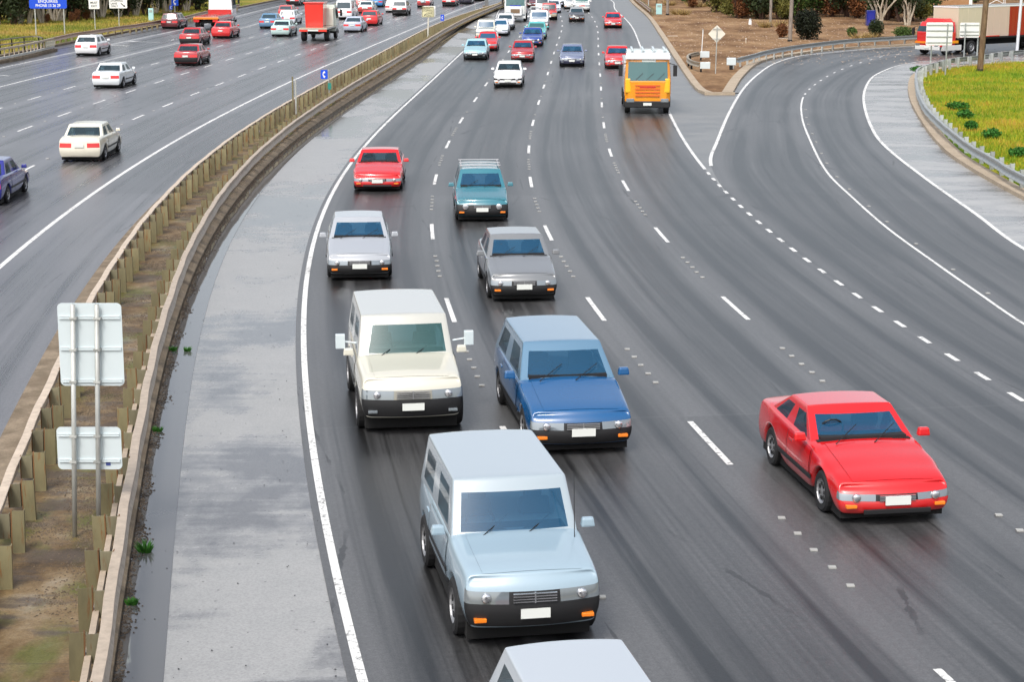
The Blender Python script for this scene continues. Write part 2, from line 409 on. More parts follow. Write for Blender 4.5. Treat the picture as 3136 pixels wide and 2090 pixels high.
# ramp
_g2 = [at(*p)[:2] for p in [(1633, 375), (1649, 322), (1677, 256), (1708, 204), (1742, 170), (1781, 145), (1839, 128), (1919, 119.5), (2023, 110), (2092, 107)]]
_gx = [tuple(REF.pt(y, OFF['F'])[:2]) for y in (4, 12, 20, 28, 36, 44, 52, 60, 67)]
rampL = smooth(_gx + _g2 + [(37, 159.5), (48, 168), (62, 182)], 220)
_md = [at(*p)[:2] for p in [(2353, 745), (2250, 675), (2150, 605), (2040, 525), (1960, 455), (1900, 395), (1865, 330), (1843, 270), (1845, 225)]]
rampM = smooth([(21, 4), (17.5, 17), (15.2, 24), (13.6, 32), (12.5, 38.5)] + _md + [(18.4, 117), (21.5, 128), (25.5, 139), (29.5, 147), (39, 155), (50, 163), (66, 178)], 220)
_rr = [at(*p)[:2] for p in [(2353, 572), (2240, 490), (2120, 405), (2030, 332), (1999, 284), (1985, 235), (1988, 204), (2002, 180), (2023, 166), (2058, 152), (2092, 145), (2134, 140)]]
rampR = smooth([(26, 4), (21.5, 17), (18.6, 28), (16.6, 36), (15.3, 45)] + _rr + [(37, 144), (50, 154), (68, 172)], 220)
_kR = [at(*p)[:2] for p in [(2353, 460), (2205, 375), (2154.6, 332), (2120, 287), (2092, 235), (2087, 194), (2106, 170)]]
kerbR = smooth([(30, 4), (25.5, 17), (21.7, 28), (19.2, 38), (17.9, 50)] + _kR + [(29.5, 131.2), (34, 135.5), (41, 141), (52, 150), (70, 168)], 220)
_rl = [at(u, v, .7)[:2] for u, v in [(2353, 405), (2278, 362), (2220, 328), (2163, 282), (2128.5, 247), (2111, 213), (2105.5, 184), (2106, 166), (2114, 155.4), (2148.6, 144), (2192, 134), (2249, 128), (2321, 118)]]
railR = smooth([(19.2, 45), (18.2, 56)] + _rl + [(42, 143.5), (54, 152)], 150)

ribbon('road_shoulder', [L_(KERB, -.05), L_(REF, OFF['E'] - .2), L_(REF, -1), L_(REF, 9)], M['shoulder'], z=-.012)
base_ramp = ribbon('ramp_shoulder', [rampL, rampM, rampR, kerbR], M['slab'], z=-.016)
near = ribbon('near_road', [L_(REF, OFF['E'] - .18), L_(REF, OFF['A']), L_(REF, 0), L_(REF, OFF['C']), L_(REF, OFF['F'])], M['asphalt'], us=[-.05, 1, 2, 3, 4], z=0)
ribbon('ramp_road', [rampL, rampM, rampR], M['asphalt'], us=[7, 8, 9.05], z=-.001)
# gore between the carriageway and the ramp
km = [at(*p) for p in [(1623, 218), (1597, 204), (1561, 153), (1513, 76.5), (1486, 38), (1446.6, 0)]]
kerbM = smooth([p[:2] for p in km] + [(19.5, 330), (25, 420)], 160)
rk = smooth([at(*p)[:2] for p in [(1683, 216.5), (1704, 182), (1732, 154), (1760, 140), (1815, 129), (1919, 115), (2092, 105)]] + [(48, 170), (62, 184)], 120)
gL = [REF.pt(y, OFF['F'] - .25) for y in ds(66, 420, 120)]
polygon('gore_pavement', [p for p in gL] + [(31, 420), (19.5, 330)] + [(p.x + .3, p.y) for p in kerbM[:80][::-1]] + [(14, 112)] + [p for p in rk] + [p for p in rampL if p.y > 72][::-1], M['gore'], -.006)
isl = [p for p in kerbM] + [(160, 420), (160, 230)] + [p for p in rk][::-1]
polygon('dirt_ground', isl, M['dirt'], .10)
m = MB()
a = kerbM; solid_strip(m, offset(a, -.02, 0), offset(a, .42, 0), -.1, .15)
solid_strip(m, offset(rk, .02, 0), offset(rk, -.6, 0), -.1, .14)
nose = [kerbM[0] + Vector((-.02, 0, 0)), rk[0] + Vector((.02, 0, 0))]
m.box((nose[0].x + nose[1].x) / 2, nose[0].y + .12, .02, (nose[1] - nose[0]).length + .1, .3, .25)
tag(m.build('kerb', M['kerb_pale']), kind='structure')
# right side: kerb, dirt strip and grass field
m = MB(); solid_strip(m, offset(kerbR, 0, 0), offset(kerbR, .55, 0), -.1, .13)
tag(m.build('kerb', M['kerb_pale']), kind='structure')
polygon('grass_field', offset(kerbR, .5)[::-1] + [(60, 4)] + [(260, 4), (260, 190)], M['field'], .09)
# near median and gutter
gut = [.62 + .12 * math.sin(i * .21) for i in range(NN + 1)]
m = MB(); rows = [[tuple(KERB.pt(y, -.03, -.004)), tuple(KERB.pt(y, .62, -.004))] for y in ys]; m.strip(rows)
tag(m.build('gutter_water', M['water']), kind='structure')
m = MB()
rows = []
for y in ys:
    kz = [(KERB.pt(y, 0), -.1), (KERB.pt(y, 0), .07), (KERB.pt(y, -.16), .16), (MEDR.pt(y, -.12), .19), (MEDL.pt(y, .12), .19), (MEDL.pt(y, -.18), .19), (MEDL.pt(y, -.32), .14), (MEDL.pt(y, -.36), .13), (MEDL.pt(y, -.76), .12), (MEDL.pt(y, -.80), -.1)]
    rows.append([(p.x, p.y, z) for p, z in kz])
mk = MB()
for r0, r1 in zip(rows, rows[1:]):
    for j in range(9):
        mk.add([r0[j], r0[j + 1], r1[j + 1], r1[j]], [(0, 1, 2, 3)], 1 if j in (0, 1, 2, 6, 7, 8) else 0)
tag(mk.build('median', [M['median'], M['kerb']]), kind='structure')
# far carriageway
def FO(base):
    def f(y):
        e = max(0, y - 190); return base - (e * .04 if base < -14 else 0)
    return f
FL = {'R0': 0, 'L1': -4.0, 'L2': -8.1, 'L3': -12.35, 'L4': -16.7, 'L5': -21.8, 'K': -25.5}
def far_line(k, z=0.0): f = FO(FL[k]); return [FAR.pt(y, f(y), z) for y in ys]
ribbon('far_road', [far_line('K'), far_line('L5'), far_line('L4'), far_line('L3'), far_line('L2'), far_line('L1'), far_line('R0'), [MEDL.pt(y, -.74) for y in ys]], M['asphalt_far'],
       us=[-1.2, .0, 1, 2, 3, 4, 5, 6], z=0)
kl = far_line('K')
m = MB(); solid_strip(m, kl, offset(kl, -.35, 0), -.1, .15); tag(m.build('kerb', M['kerb']), kind='structure')
polygon('verge', offset(kl, -.3) + [(-260, 420), (-260, 4)], M['verge'], .10)
gg = [FAR.pt(y, -12.35 - 1.2 - .02 * (y - 225)) for y in ds(228, 420, 30)] + [FAR.pt(y, FO(-16.7)(y) + 1.0) for y in ds(420, 228, 30)]
polygon('verge', gg, M['verge'], .06)

# ------------------------------------------------------------------ painted lines
mk = MB()
def paint(p, w=.13, z=.004):
    a, b = offset(p, -w / 2, z), offset(p, w / 2, z); mk.strip([[tuple(x), tuple(y)] for x, y in zip(a, b)])
def seg(line_, off, y, l, w=.13, z=.004):
    paint([line_.pt(y - l / 2, off), line_.pt(y, off), line_.pt(y + l / 2, off)], w, z)
paint(L_(REF, OFF['E']), .125)
paint([p for p in [REF.pt(y, OFF['F']) for y in ds(74.3, 400, 120)]], .13)
paint([p for p in rampL if p.y > 74.6], .14)
paint([p for p in rampM if p.y < 108], .09)
paint(rampR, .14)
paint(far_line('R0'), .15); paint(far_line('L4'), .13); paint(far_line('L5'), .13)
A_y = [at(*p).y for p in [(1189, 1013), (1047, 706), (1003, 530), (998, 412), (1026, 332), (1061, 277), (1089, 229)]]
B_y = [at(*p).y for p in [(1635, 1017), (1369, 710), (1258, 535), (1219, 418), (1216, 343), (1225, 282), (1241, 235)]]
C_y = [at(*p).y for p in [(2103, 1030), (1706, 714), (1525, 542), (1442, 427), (1412, 350), (1397, 287), (1388, 240)]]
for k, yy in (('A', A_y), ('B', B_y), ('C', C_y)):
    yy = list(yy)
    yy = [yy[0] - 12.4] + yy
    while yy[-1] < 330: yy.append(yy[-1] + 11.0)
    for i, y in enumerate(yy):
        seg(REF, OFF[k], y, 3.0, .115)
        if i < len(yy) - 1:
            mid = (y + yy[i + 1]) / 2
            for q in range(5 if y < 90 else 1):
                p = REF.pt(mid - 1.6 + q * .8, OFF[k] + rnd.uniform(-.01, .01))
                mk.box(p.x, p.y, .012, .11, .10, .02, 1)
# small dashes of the merge line
p = REF
y = 73.0
while y > 8:
    seg(REF, OFF['F'], y, .75, .12); y -= 1.85
for y in ds(20, 100, 20):
    i = min(range(len(rampM)), key=lambda k: abs(rampM[k].y - y)); q = rampM[i] + Vector((.22, 0, 0)); mk.box(q.x, q.y, .012, .11, .1, .02, 1)
for i in (106, 112, 118, 124):
    pass
sub = [p for p in rampM if 109 < p.y < 150]
for i in range(0, len(sub) - 2, 4): paint(sub[i:i + 2], .11)
for k, y00, st in (('L1', 95.8, 7.15), ('L2', 90.1, 7.2), ('L3', 106.8, 7.15)):
    y = y00 - st * 6
    while y < 380:
        seg(FAR, FL[k], y, 2.6, .12); q = FAR.pt(y + st / 2, FL[k]); mk.box(q.x, q.y, .012, .12, .12, .02, 1); y += st * (1 if y < 150 else .93)
# lane arrows on the far side and chevrons in its exit gore
def arrow(x, y, ang, l=3.2):
    d = Vector((math.cos(ang), math.sin(ang), 0)); n = Vector((-d.y, d.x, 0)); c = Vector((x, y, .004))
    mk.add([c + n * .1, c - n * .1, c - n * .1 + d * l, c + n * .1 + d * l], [(0, 1, 2, 3)])
    e = c + d * l; mk.add([e + n * .45, e - n * .45, e + d * 1.1], [(0, 1, 2)])
for u, v in ((22, 174), (295, 183 - 78), (368, 97), (575, 63)):
    q = at(u, v); arrow(q.x, q.y, R(150), 2.6)
for i in range(9):
    y = 200 + i * 3.2; a, b = FAR.pt(y, -13.0), FAR.pt(y + 2.5, -13.0 - (i * .45 + .8)); paint([a, b], .18)
tag(mk.build('lane_markings', [M['line'], principled('dirty road stud', (.38, .38, .36), .5)], recalc=True), kind='structure')

# ------------------------------------------------------------------ vehicles
M['glass'] = principled('tinted window glass', (.015, .04, .055), .03, 0, 0, .9)
M['glass_blue'] = principled('blue tinted windscreen glass', (.012, .075, .15), .03, 0, 0, .9)
M['glass_teal'] = principled('green tinted windscreen glass', (.03, .11, .11), .03, 0, 0, .9)
def clear_glass(name, tint, k):
    m = principled(name, tint, .02, 0, 0, .9); g = NG(m); tr = g.n('ShaderNodeBsdfTransparent'); tr.inputs[0].default_value = (.55, .72, .78, 1); mx = g.n('ShaderNodeMixShader'); mx.inputs[0].default_value = k
    g.l(tr.outputs[0], mx.inputs[1]); g.l(g.b.outputs[0], mx.inputs[2]); g.l(mx.outputs[0], g.t.nodes['Material Output'].inputs[0]); return m
M['glass_clear'] = clear_glass('side window glass', (.015, .04, .055), .62)
M['glass_blue_clear'] = clear_glass('blue tinted windscreen glass', (.010, .085, .18), .60)
M['glass_teal_clear'] = clear_glass('green tinted windscreen glass', (.03, .11, .11), .60)
M['lining'] = principled('dark cabin lining', (.012, .012, .014), .8); M['seat'] = principled('grey seat cloth', (.07, .07, .075), .9)
M['rubber'] = principled('tyre rubber', (.012, .012, .013), .75)
M['black'] = principled('black plastic trim', (.010, .010, .011), .5)
M['under'] = principled('dark underbody', (.006, .006, .006), .9)
M['alloy'] = principled('wheel alloy', (.42, .42, .43), .35, .7)
M['chrome'] = principled('chrome trim', (.7, .7, .72), .15, .9)
M['plate'] = principled('number plate', (.72, .74, .70), .4)
M['lamp_w'] = principled('clear headlamp lens', (.24, .27, .29), .06, .45, .9)
M['lamp_o'] = principled('amber indicator lens', (.85, .22, .015), .2, 0, .5)
M['lamp_r'] = principled('red tail lamp lens', (.60, .012, .012), .2, 0, .5)
_pc = {}
def paint_mat(c):
    if c not in _pc:
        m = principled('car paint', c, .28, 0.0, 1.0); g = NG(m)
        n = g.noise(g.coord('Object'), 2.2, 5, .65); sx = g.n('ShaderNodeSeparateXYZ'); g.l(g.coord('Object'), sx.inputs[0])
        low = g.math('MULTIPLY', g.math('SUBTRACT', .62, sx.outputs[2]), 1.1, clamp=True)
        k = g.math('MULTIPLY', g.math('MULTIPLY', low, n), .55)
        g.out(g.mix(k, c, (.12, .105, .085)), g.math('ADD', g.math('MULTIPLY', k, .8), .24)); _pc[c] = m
    return _pc[c]

def cage_parts(base, grid, pos, tagger, names, mats, parent, level=2, push=None):
    """closed box cage -> subdivision surface -> one mesh per material slot"""
    ni, nj, nk = grid; idx = {}; vs = []
    def vid(i, j, k):
        if (i, j, k) not in idx: idx[(i, j, k)] = len(vs); vs.append(pos(i, j, k))
        return idx[(i, j, k)]
    fs = []; mi = []
    def face(q, *t): fs.append([vid(*a) for a in q]); mi.append(tagger(*t))
    for i in range(ni):
        for j in range(nj):
            face([(i, j, nk), (i + 1, j, nk), (i + 1, j + 1, nk), (i, j + 1, nk)], 'top', i, j, nk)
            face([(i, j, 0), (i, j + 1, 0), (i + 1, j + 1, 0), (i + 1, j, 0)], 'bottom', i, j, 0)
        for k in range(nk):
            face([(i, 0, k), (i + 1, 0, k), (i + 1, 0, k + 1), (i, 0, k + 1)], 'side', i, 0, k)
            face([(i, nj, k), (i, nj, k + 1), (i + 1, nj, k + 1), (i + 1, nj, k)], 'side', i, nj, k)
    for j in range(nj):
        for k in range(nk):
            face([(0, j, k), (0, j, k + 1), (0, j + 1, k + 1), (0, j + 1, k)], 'front', 0, j, k)
            face([(ni, j, k), (ni, j + 1, k), (ni, j + 1, k + 1), (ni, j, k + 1)], 'back', ni, j, k)
    me = bpy.data.meshes.new('cage'); me.from_pydata(vs, [], fs)
    for _ in names: me.materials.append(None)
    me.polygons.foreach_set('material_index', mi)
    bm = bmesh.new(); bm.from_mesh(me); bmesh.ops.recalc_face_normals(bm, faces=bm.faces); bm.to_mesh(me); bm.free()
    o = bpy.data.objects.new('cage', me); COL.objects.link(o)
    sm = o.modifiers.new('s', 'SUBSURF'); sm.levels = level; sm.render_levels = level
    ev = o.evaluated_get(bpy.context.evaluated_depsgraph_get()); em = ev.to_mesh()
    V = np.zeros(len(em.vertices) * 3); em.vertices.foreach_get('co', V); V = V.reshape(-1, 3)
    NV = np.zeros(len(em.vertices) * 3); em.vertex_normals.foreach_get('vector', NV); NV = NV.reshape(-1, 3)
    polys = [(p.material_index, tuple(p.vertices)) for p in em.polygons]
    ev.to_mesh_clear(); bpy.data.objects.remove(o); bpy.data.meshes.remove(me)
    res = []
    for mi_, nm in enumerate(names):
        fl = [q for a, q in polys if a == mi_]
        if not fl: continue
        used = sorted({v for q in fl for v in q}); mp = {v: i for i, v in enumerate(used)}
        P = V[used] + NV[used] * ((push or {}).get(nm, 0))
        m2 = bpy.data.meshes.new(nm); m2.from_pydata(P.tolist(), [], [[mp[v] for v in q] for q in fl]); m2.materials.append(mats[mi_])
        m2.polygons.foreach_set('use_smooth', [True] * len(m2.polygons))
        c = bpy.data.objects.new(nm, m2); COL.objects.link(c); c.parent = parent; res.append(c)
    return res
def interp(tab, x):
    tab = sorted(tab)
    if x <= tab[0][0]: return tab[0][1]
    for (a, p), (b, q) in zip(tab, tab[1:]):
        if x <= b: return p + (q - p) * (x - a) / (b - a)
    return tab[-1][1]

_wheels = {}
def wheel(parent, x, y, r, w, detail=True, steel=None):
    key = (r, w, detail)
    if key not in _wheels:
        m = MB(); m.lathe([(r * .60, -w / 2 + .01), (r * .9, -w / 2), (r, -w / 2 + .03), (r, w / 2 - .03), (r * .9, w / 2), (r * .60, w / 2 - .01)], (0, 0, 0), 'y', 24 if detail else 14)
        t = m.build('tyre', M['rubber'], smooth_=False)
        k = MB(); k.lathe([(r * .62, w * .5 - .005), (r * .60, w * .40), (r * .52, w * .32), (r * .2, w * .36), (0.0, w * .42)], (0, 0, 0), 'y', 20 if detail else 12)
        k.lathe([(r * .62, -w * .5 + .005), (r * .60, -w * .40), (r * .52, -w * .32), (r * .2, -w * .36), (0.0, -w * .42)], (0, 0, 0), 'y', 20 if detail else 12)
        if detail:
            for s_ in (1, -1):
                for i in range(7):
                    a = i * 2 * math.pi / 7; k.box(math.cos(a) * r * .36, s_ * w * .37, math.sin(a) * r * .36, r * .16, .02, r * .16, 1, Matrix.Rotation(-a, 3, 'Y'))
        ri = k.build('rim', [M['alloy'], M['black']])
        _wheels[key] = (t.data, ri.data); bpy.data.objects.remove(t); bpy.data.objects.remove(ri)
    tm, rm = _wheels[key]
    o = bpy.data.objects.new('wheel', tm); COL.objects.link(o); o.parent = parent; o.location = (x, y, r)
    q = bpy.data.objects.new('rim', rm); COL.objects.link(q); q.parent = o
    return o

SPEC = {
 'sedan': dict(L=4.75, W=1.78, r=.31, ax=(1.42, -1.36), g=.20, top=[(2.375, .66), (2.1, .72), (1.2, .88), (.9, .95), (0, .96), (-1.4, .99), (-1.75, 1.0), (-2.375, .93)],
               gh=(1.02, .28, -1.02, -1.62), hb=.86, ht=1.41, split=-.34),
 'hatch': dict(L=4.05, W=1.68, r=.29, ax=(1.22, -1.22), g=.20, top=[(2.02, .64), (1.8, .70), (1.0, .88), (.8, .94), (0, .95), (-1.6, .98), (-2.02, .94)],
               gh=(.92, .22, -1.45, -1.92), hb=.86, ht=1.40, split=-.42),
 'coupe': dict(L=4.45, W=1.80, r=.31, ax=(1.32, -1.25), g=.17, top=[(2.22, .56), (1.9, .66), (1.0, .83), (.7, .90), (0, .90), (-1.6, .95), (-2.22, .90)],
               gh=(.86, .02, -.85, -1.78), hb=.80, ht=1.27, split=-.6),
 'wagon': dict(L=4.75, W=1.76, r=.31, ax=(1.42, -1.40), g=.20, top=[(2.375, .67), (2.1, .74), (1.2, .89), (.95, .95), (0, .96), (-2.0, .99), (-2.375, .93)],
               gh=(1.05, .35, -1.95, -2.26), hb=.87, ht=1.46, split=-.35),
 'suv': dict(L=4.75, W=1.88, r=.38, ax=(1.42, -1.38), g=.34, top=[(2.375, .98), (2.1, 1.05), (1.2, 1.13), (1.0, 1.17), (0, 1.18), (-2.0, 1.19), (-2.375, 1.14)],
             gh=(1.05, .58, -2.02, -2.27), hb=1.06, ht=1.82, split=-.3),
 'ute': dict(L=4.95, W=1.80, r=.36, ax=(1.50, -1.45), g=.32, top=[(2.475, .92), (2.2, .98), (1.2, 1.07), (1.0, 1.10), (0, 1.10), (-2.475, 1.10)],
             gh=(1.05, .55, -.42, -.62), hb=1.0, ht=1.70, split=0),
 'van': dict(L=4.75, W=1.84, r=.33, ax=(1.45, -1.30), g=.26, top=[(2.375, .90), (2.15, 1.02), (1.8, 1.12), (1.5, 1.15), (0, 1.15), (-2.375, 1.12)],
             gh=(2.02, 1.30, -2.12, -2.30), hb=1.02, ht=2.02, split=.6),
}
def make_car(kind, color, label, cat, near=False, rear=False, glass='glass', bumper=None, grille=None, roof=None, extras=(), group=None, scale=1.0, skirt=None, hdark=False):
    sp = SPEC[kind]; L, W, r = sp['L'], sp['W'], sp['r']; h = L / 2
    nm = {'sedan': 'sedan_car', 'hatch': 'hatchback_car', 'coupe': 'coupe_car', 'wagon': 'station_wagon', 'suv': 'four_wheel_drive', 'ute': 'pickup_truck', 'van': 'panel_van'}[kind]
    root = empty(nm, (0, 0, 0), 0, label, cat, group)
    P = paint_mat(color); BM = paint_mat(bumper) if isinstance(bumper, tuple) else (M['black'] if bumper == 'black' else P)
    lvl = 2 if near else 1
    af, ar = sp['ax']; w_ = r + .07
    xs = [h, h - .16, af + w_ + .10, af + w_ - .02, af + w_ * .62, af, af - w_ * .62, af - w_ + .02, af - w_ - .10, .45, -.35 if kind != 'ute' else -.5,
          ar + w_ + .10, ar + w_ - .02, ar + w_ * .62, ar, ar - w_ * .62, ar - w_ + .02, ar - w_ - .10, -h + .14, -h]
    xs = sorted(set(round(x, 4) for x in xs), reverse=True)
    ysn = [-1, -.86, -.36, 0, .36, .86, 1]; cs = [0, .30, .52, .80, .93, 1.0]
    def arch(x):
        z = 0
        for a in (af, ar):
            d = abs(x - a)
            if d < w_ - .01: z = max(z, r + math.sqrt(max(0, w_ * w_ - d * d)) * .98)
        return z
    g0 = sp['g']
    def pos(i, j, k):
        x = xs[i]; b = ysn[j]; c = cs[k]; zt = interp(sp['top'], x)
        hw = W / 2 * (1 - .07 * abs(x / h) ** 3) * interp([(0, .93), (.3, .99), (.52, 1.0), (.8, .975), (.93, .95), (1, .90)], c)
        z = g0 + (zt - g0) * c
        az = arch(x)
        if az: z = max(z, az + .02 * k)
        if c == 1.0: z += .035 * (1 - b * b)
        z = min(z, zt + .04)
        y = b * hw
        if i == 0: x += -interp([(0, .05), (.3, 0), (.52, .02), (.8, .05), (.93, .09), (1, .16)], c) - .15 * abs(b) ** 3
        elif i == 1: x -= .05 * abs(b) ** 3
        if i == len(xs) - 1: x += interp([(0, .06), (.3, 0), (.52, .02), (.8, .05), (.93, .06), (1, .10)], c) + .12 * abs(b) ** 3
        return (x, y, z)
    names = ['body', 'front_bumper', 'headlight', 'headlight', 'tail_light', 'tail_light', 'grille', 'door', 'door', 'door', 'door', 'bonnet', 'sill', 'sill', 'rear_bumper']
    face = len(label) % 3; HL = M['black'] if face == 1 and near else M['lamp_w']
    mats = [P, BM, HL, HL, M['lamp_r'], M['lamp_r'], (P if face == 2 else M['black']) if grille is None else paint_mat(grille), P, P, P, P, P, BM, BM, BM]
    last = len(xs) - 1
    def tg(f, i, j, k):
        if f == 'front':
            if k <= 1: return 1
            if k == 2:
                return {0: 2, 1: 2, 4: 3, 5: 3}.get(j, 6)
            return 0
        if f == 'back':
            if k <= 1: return 14
            if k == 2 and j in (0, 1): return 4
            if k == 2 and j in (4, 5): return 5
            return 0
        if f == 'side':
            x0, x1 = xs[i], xs[i + 1]
            if i == 0: return 1 if k <= 1 else ((2 if j == 0 else 3) if k == 2 else 0)
            if i + 1 == last and k <= 1: return 14
            if k == 0 and x0 < af - w_ + .05 and x1 > ar + w_ - .05: return 12 if j == 0 else 13
            if near and 1 <= k <= 3 and x0 <= af - w_ and x1 >= -.36 - (.2 if kind == 'ute' else 0): return 7 if j == 0 else 8
            if near and 1 <= k <= 3 and kind in ('sedan', 'wagon', 'suv') and x0 <= -.34 and x1 >= ar + w_ + .05: return 9 if j == 0 else 10
            return 0
        if f == 'top' and near and 1 <= i and xs[i + 1] >= sp['gh'][0] - .35 and 1 <= j <= 4: return 11
        if f == 'bottom': return 0
        return 0
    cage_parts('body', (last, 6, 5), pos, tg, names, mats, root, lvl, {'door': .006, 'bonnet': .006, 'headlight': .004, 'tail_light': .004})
    # greenhouse
    xb0, xt0, xt1, xb1 = sp['gh']; hb, ht = sp['hb'], sp['ht']
    tt = [0, .10]; sfr = (xb0 + xb1) / 2; 
    fr = [0, .06, .50, .54, .94, 1.0] if kind not in ('ute', 'van') else ([0, .08, .5, .8, .93, 1.0] if kind == 'ute' else [0, .04, .30, .36, .97, 1.0])
    yj = [-1, -.93, -.4, .4, .93, 1]; ck = [0, .05, .93, 1.0]
    wb, wt = W / 2 * .93, W / 2 * (.74 if kind in ('sedan', 'coupe', 'hatch', 'wagon') else .82 if kind != 'van' else .86)
    def pos2(i, j, k):
        c = ck[k]; f = fr[i]; b = yj[j]; xb = xb0 + (xb1 - xb0) * f; xt = xt0 + (xt1 - xt0) * f
        x = xb + (xt - xb) * (c if c < .95 else c * 1.0); z = hb + (ht - hb) * c * (1.0 if c < 1 else 1.0)
        if k == 3: z += .03 * (1 - b * b)
        y = b * (wb + (wt - wb) * c)
        if i == 0: x -= .10 * b * b
        if i == 5: x += .06 * b * b
        return (x, y, z)
    rf = paint_mat(roof) if isinstance(roof, tuple) else P
    nm2 = ['roof', 'windscreen', 'rear_window', 'side_window', 'side_window', 'side_window', 'side_window']
    G = M[glass]
    def tg2(f, i, j, k):
        if f == 'front' and k == 1 and 1 <= j <= 3: return 1
        if f == 'back' and k == 1 and 1 <= j <= 3 and kind != 'ute': return 2
        if f == 'back' and k == 1 and 1 <= j <= 3: return 2
        if f == 'side' and k == 1:
            s0 = 0 if j == 0 else 1
            if i == 1: return 3 + s0
            if i == 3 and kind not in ('ute',) and not (kind == 'van' and 'blind' in extras): return 5 + s0
        return 0
    cage_parts('roof', (5, 5, 3), pos2, tg2, nm2, [rf, G, M['glass'], M['glass'], M['glass'], M['glass'], M['glass']], root, lvl)
    if near and rear is False and kind != 'van':
        for o_ in list(root.children):
            if o_.name.startswith(('windscreen', 'side_window', 'rear_window')): o_.data.materials[0] = M[glass + '_clear'] if o_.name.startswith('windscreen') else M['glass_clear']
        m = MB(); m.box((xb0 + xb1) / 2, 0, hb + .075, (xb0 - xb1) * .88, wb * 1.75, .05); m.box(xb0 - .34, 0, hb + .10, .34, wb * 1.6, .10); m.build('cabin_lining', M['lining'], root)
        for s_ in (-1, 1):
            m = MB(); sh_ = min(1.0, (ht - hb - .12) / .52); m.box(xt0 - .42, s_ * wb * .46, hb + .20 * sh_, .14, .46, .34 * sh_, 0, Matrix.Rotation(-.2, 3, 'Y'), .85); m.box(xt0 - .46, s_ * wb * .44, hb + .43 * sh_, .09, .25, .13 * sh_); m.build('seat', M['seat'], root, bevel=.03)
        m = MB(); n_ = 14
        for q_ in range(n_):
            a0, a1 = 6.2832 * q_ / n_, 6.2832 * (q_ + 1) / n_; cx_, cy_, cz_ = xb0 - .58, -wb * .46, hb + .17
            m.tube((cx_ + .07 * math.sin(a0), cy_ + .19 * math.cos(a0), cz_ + .17 * math.sin(a0)), (cx_ + .07 * math.sin(a1), cy_ + .19 * math.cos(a1), cz_ + .17 * math.sin(a1)), .015, n=5, cap=False)
        m.build('steering_wheel', M['black'], root)
    m = MB(); m.box(0, 0, .26, L * (.89 if r < .33 else .80), W * .86, .36); m.build('underbody', M['under'], root)  # near-black underbody, hung low and wide to deepen the contact shadow
    for x in (af, ar):
        for s_ in (-1, 1): wheel(root, x, s_ * (W / 2 - .13), r, .20 if kind != 'suv' else .25, near)
    # plates, mirrors, small trim
    pz = g0 + .22
    m = MB(); m.box(h + .012, 0, pz, .02, .38, .125); m.build('number_plate', M['plate'], root)
    m = MB(); m.box(-h - .012, 0, pz + .25, .02, .38, .125); m.build('number_plate', M['plate'], root)
    for s_ in (-1, 1):
        m = MB(); m.box(xb0 - .28, s_ * (W / 2 + .08), hb + .16, .12, .20, .13, 0, None, .8); o = m.build('wing_mirror', P if near or bumper is None else M['black'], root, bevel=.03)
        m = MB(); m.box(h - .045 - .06, s_ * (W / 2 * .74), g0 + .13, .10, .16, .05); m.build('indicator', M['lamp_w'] if face == 2 else M['lamp_o'], root, bevel=.01)
    if near:
        zf = interp(sp['top'], h); z1_, z2_ = g0 + (zf - g0) * .55, g0 + (zf - g0) * .77
        if rear is False:
            m = MB()
            for q_ in range(4): m.box(h - .015, 0, z1_ + (z2_ - z1_) * (q_ + .5) / 4, .03, W * .30, .012)
            m.box(h - .01, 0, (z1_ + z2_) / 2, .03, .02, z2_ - z1_); m.build('grille_bar', M['alloy'] if len(label) % 2 else M['chrome'], root)
            if bumper is None:
                m = MB(); m.box(h - .01, 0, g0 + (zf - g0) * .16, .04, W * .56, .07); m.build('air_intake', M['black'], root, bevel=.01)
            for s_ in (-1, 1):
                m = MB(); k_ = 1.55 if face == 1 else 1.0; m.lathe([(0, .0), (.05 * k_, .0), (.062 * k_, -.012), (.062 * k_, -.05)], (h - .055 + (.02 if face == 1 else 0), s_ * W * (.30 if face == 1 else .33), (z1_ + z2_) / 2), 'x', 16); m.build('lamp_reflector', M['chrome'], root, smooth_=True)
        def side_y(x, c): return W / 2 * (1 - .07 * abs(x / h) ** 3) * interp([(0, .93), (.3, .99), (.52, 1.0), (.8, .975), (.93, .95), (1, .90)], c) + .001
        for s_ in (-1, 1):
            for x in ([af - w_ - .10, -.35] + ([ar + w_ + .12] if kind in ('sedan', 'wagon', 'suv') else [])):
                cc = [.14, .3, .45, .6, .75, .88, .97]; zt_ = interp(sp['top'], x)
                m = MB(); m.strip([[(x - .007, s_ * side_y(x, c), g0 + (zt_ - g0) * c), (x + .007, s_ * side_y(x, c), g0 + (zt_ - g0) * c)] for c in cc])
                m.build('door_seam', M['black'], root)
        for s_ in (-1, 1):
            m = MB(); m.box((af + ar) / 2, s_ * (W / 2 * 1.0), g0 + (zf - g0) * .55 + .03, (af - ar) - 2 * w_ - .06, .02, .07); m.build('side_moulding', M['black'], root, bevel=.005)
        for s_ in (0.1, -.5):
            m = MB(); m.tube((xb0 + .02, s_, hb + .10), (xb0 - .32, s_ + .42, hb + .30), .008, .006, 5); m.build('wiper', M['black'], root)
        for s_ in (-1, 1):
            for dx in ((.0, -.95) if kind in ('sedan', 'wagon', 'suv') else (-.15,)):
                m = MB(); m.box(dx, s_ * W / 2 * .975, hb - .08, .20, .03, .035); m.build('door_handle', P, root, bevel=.008)
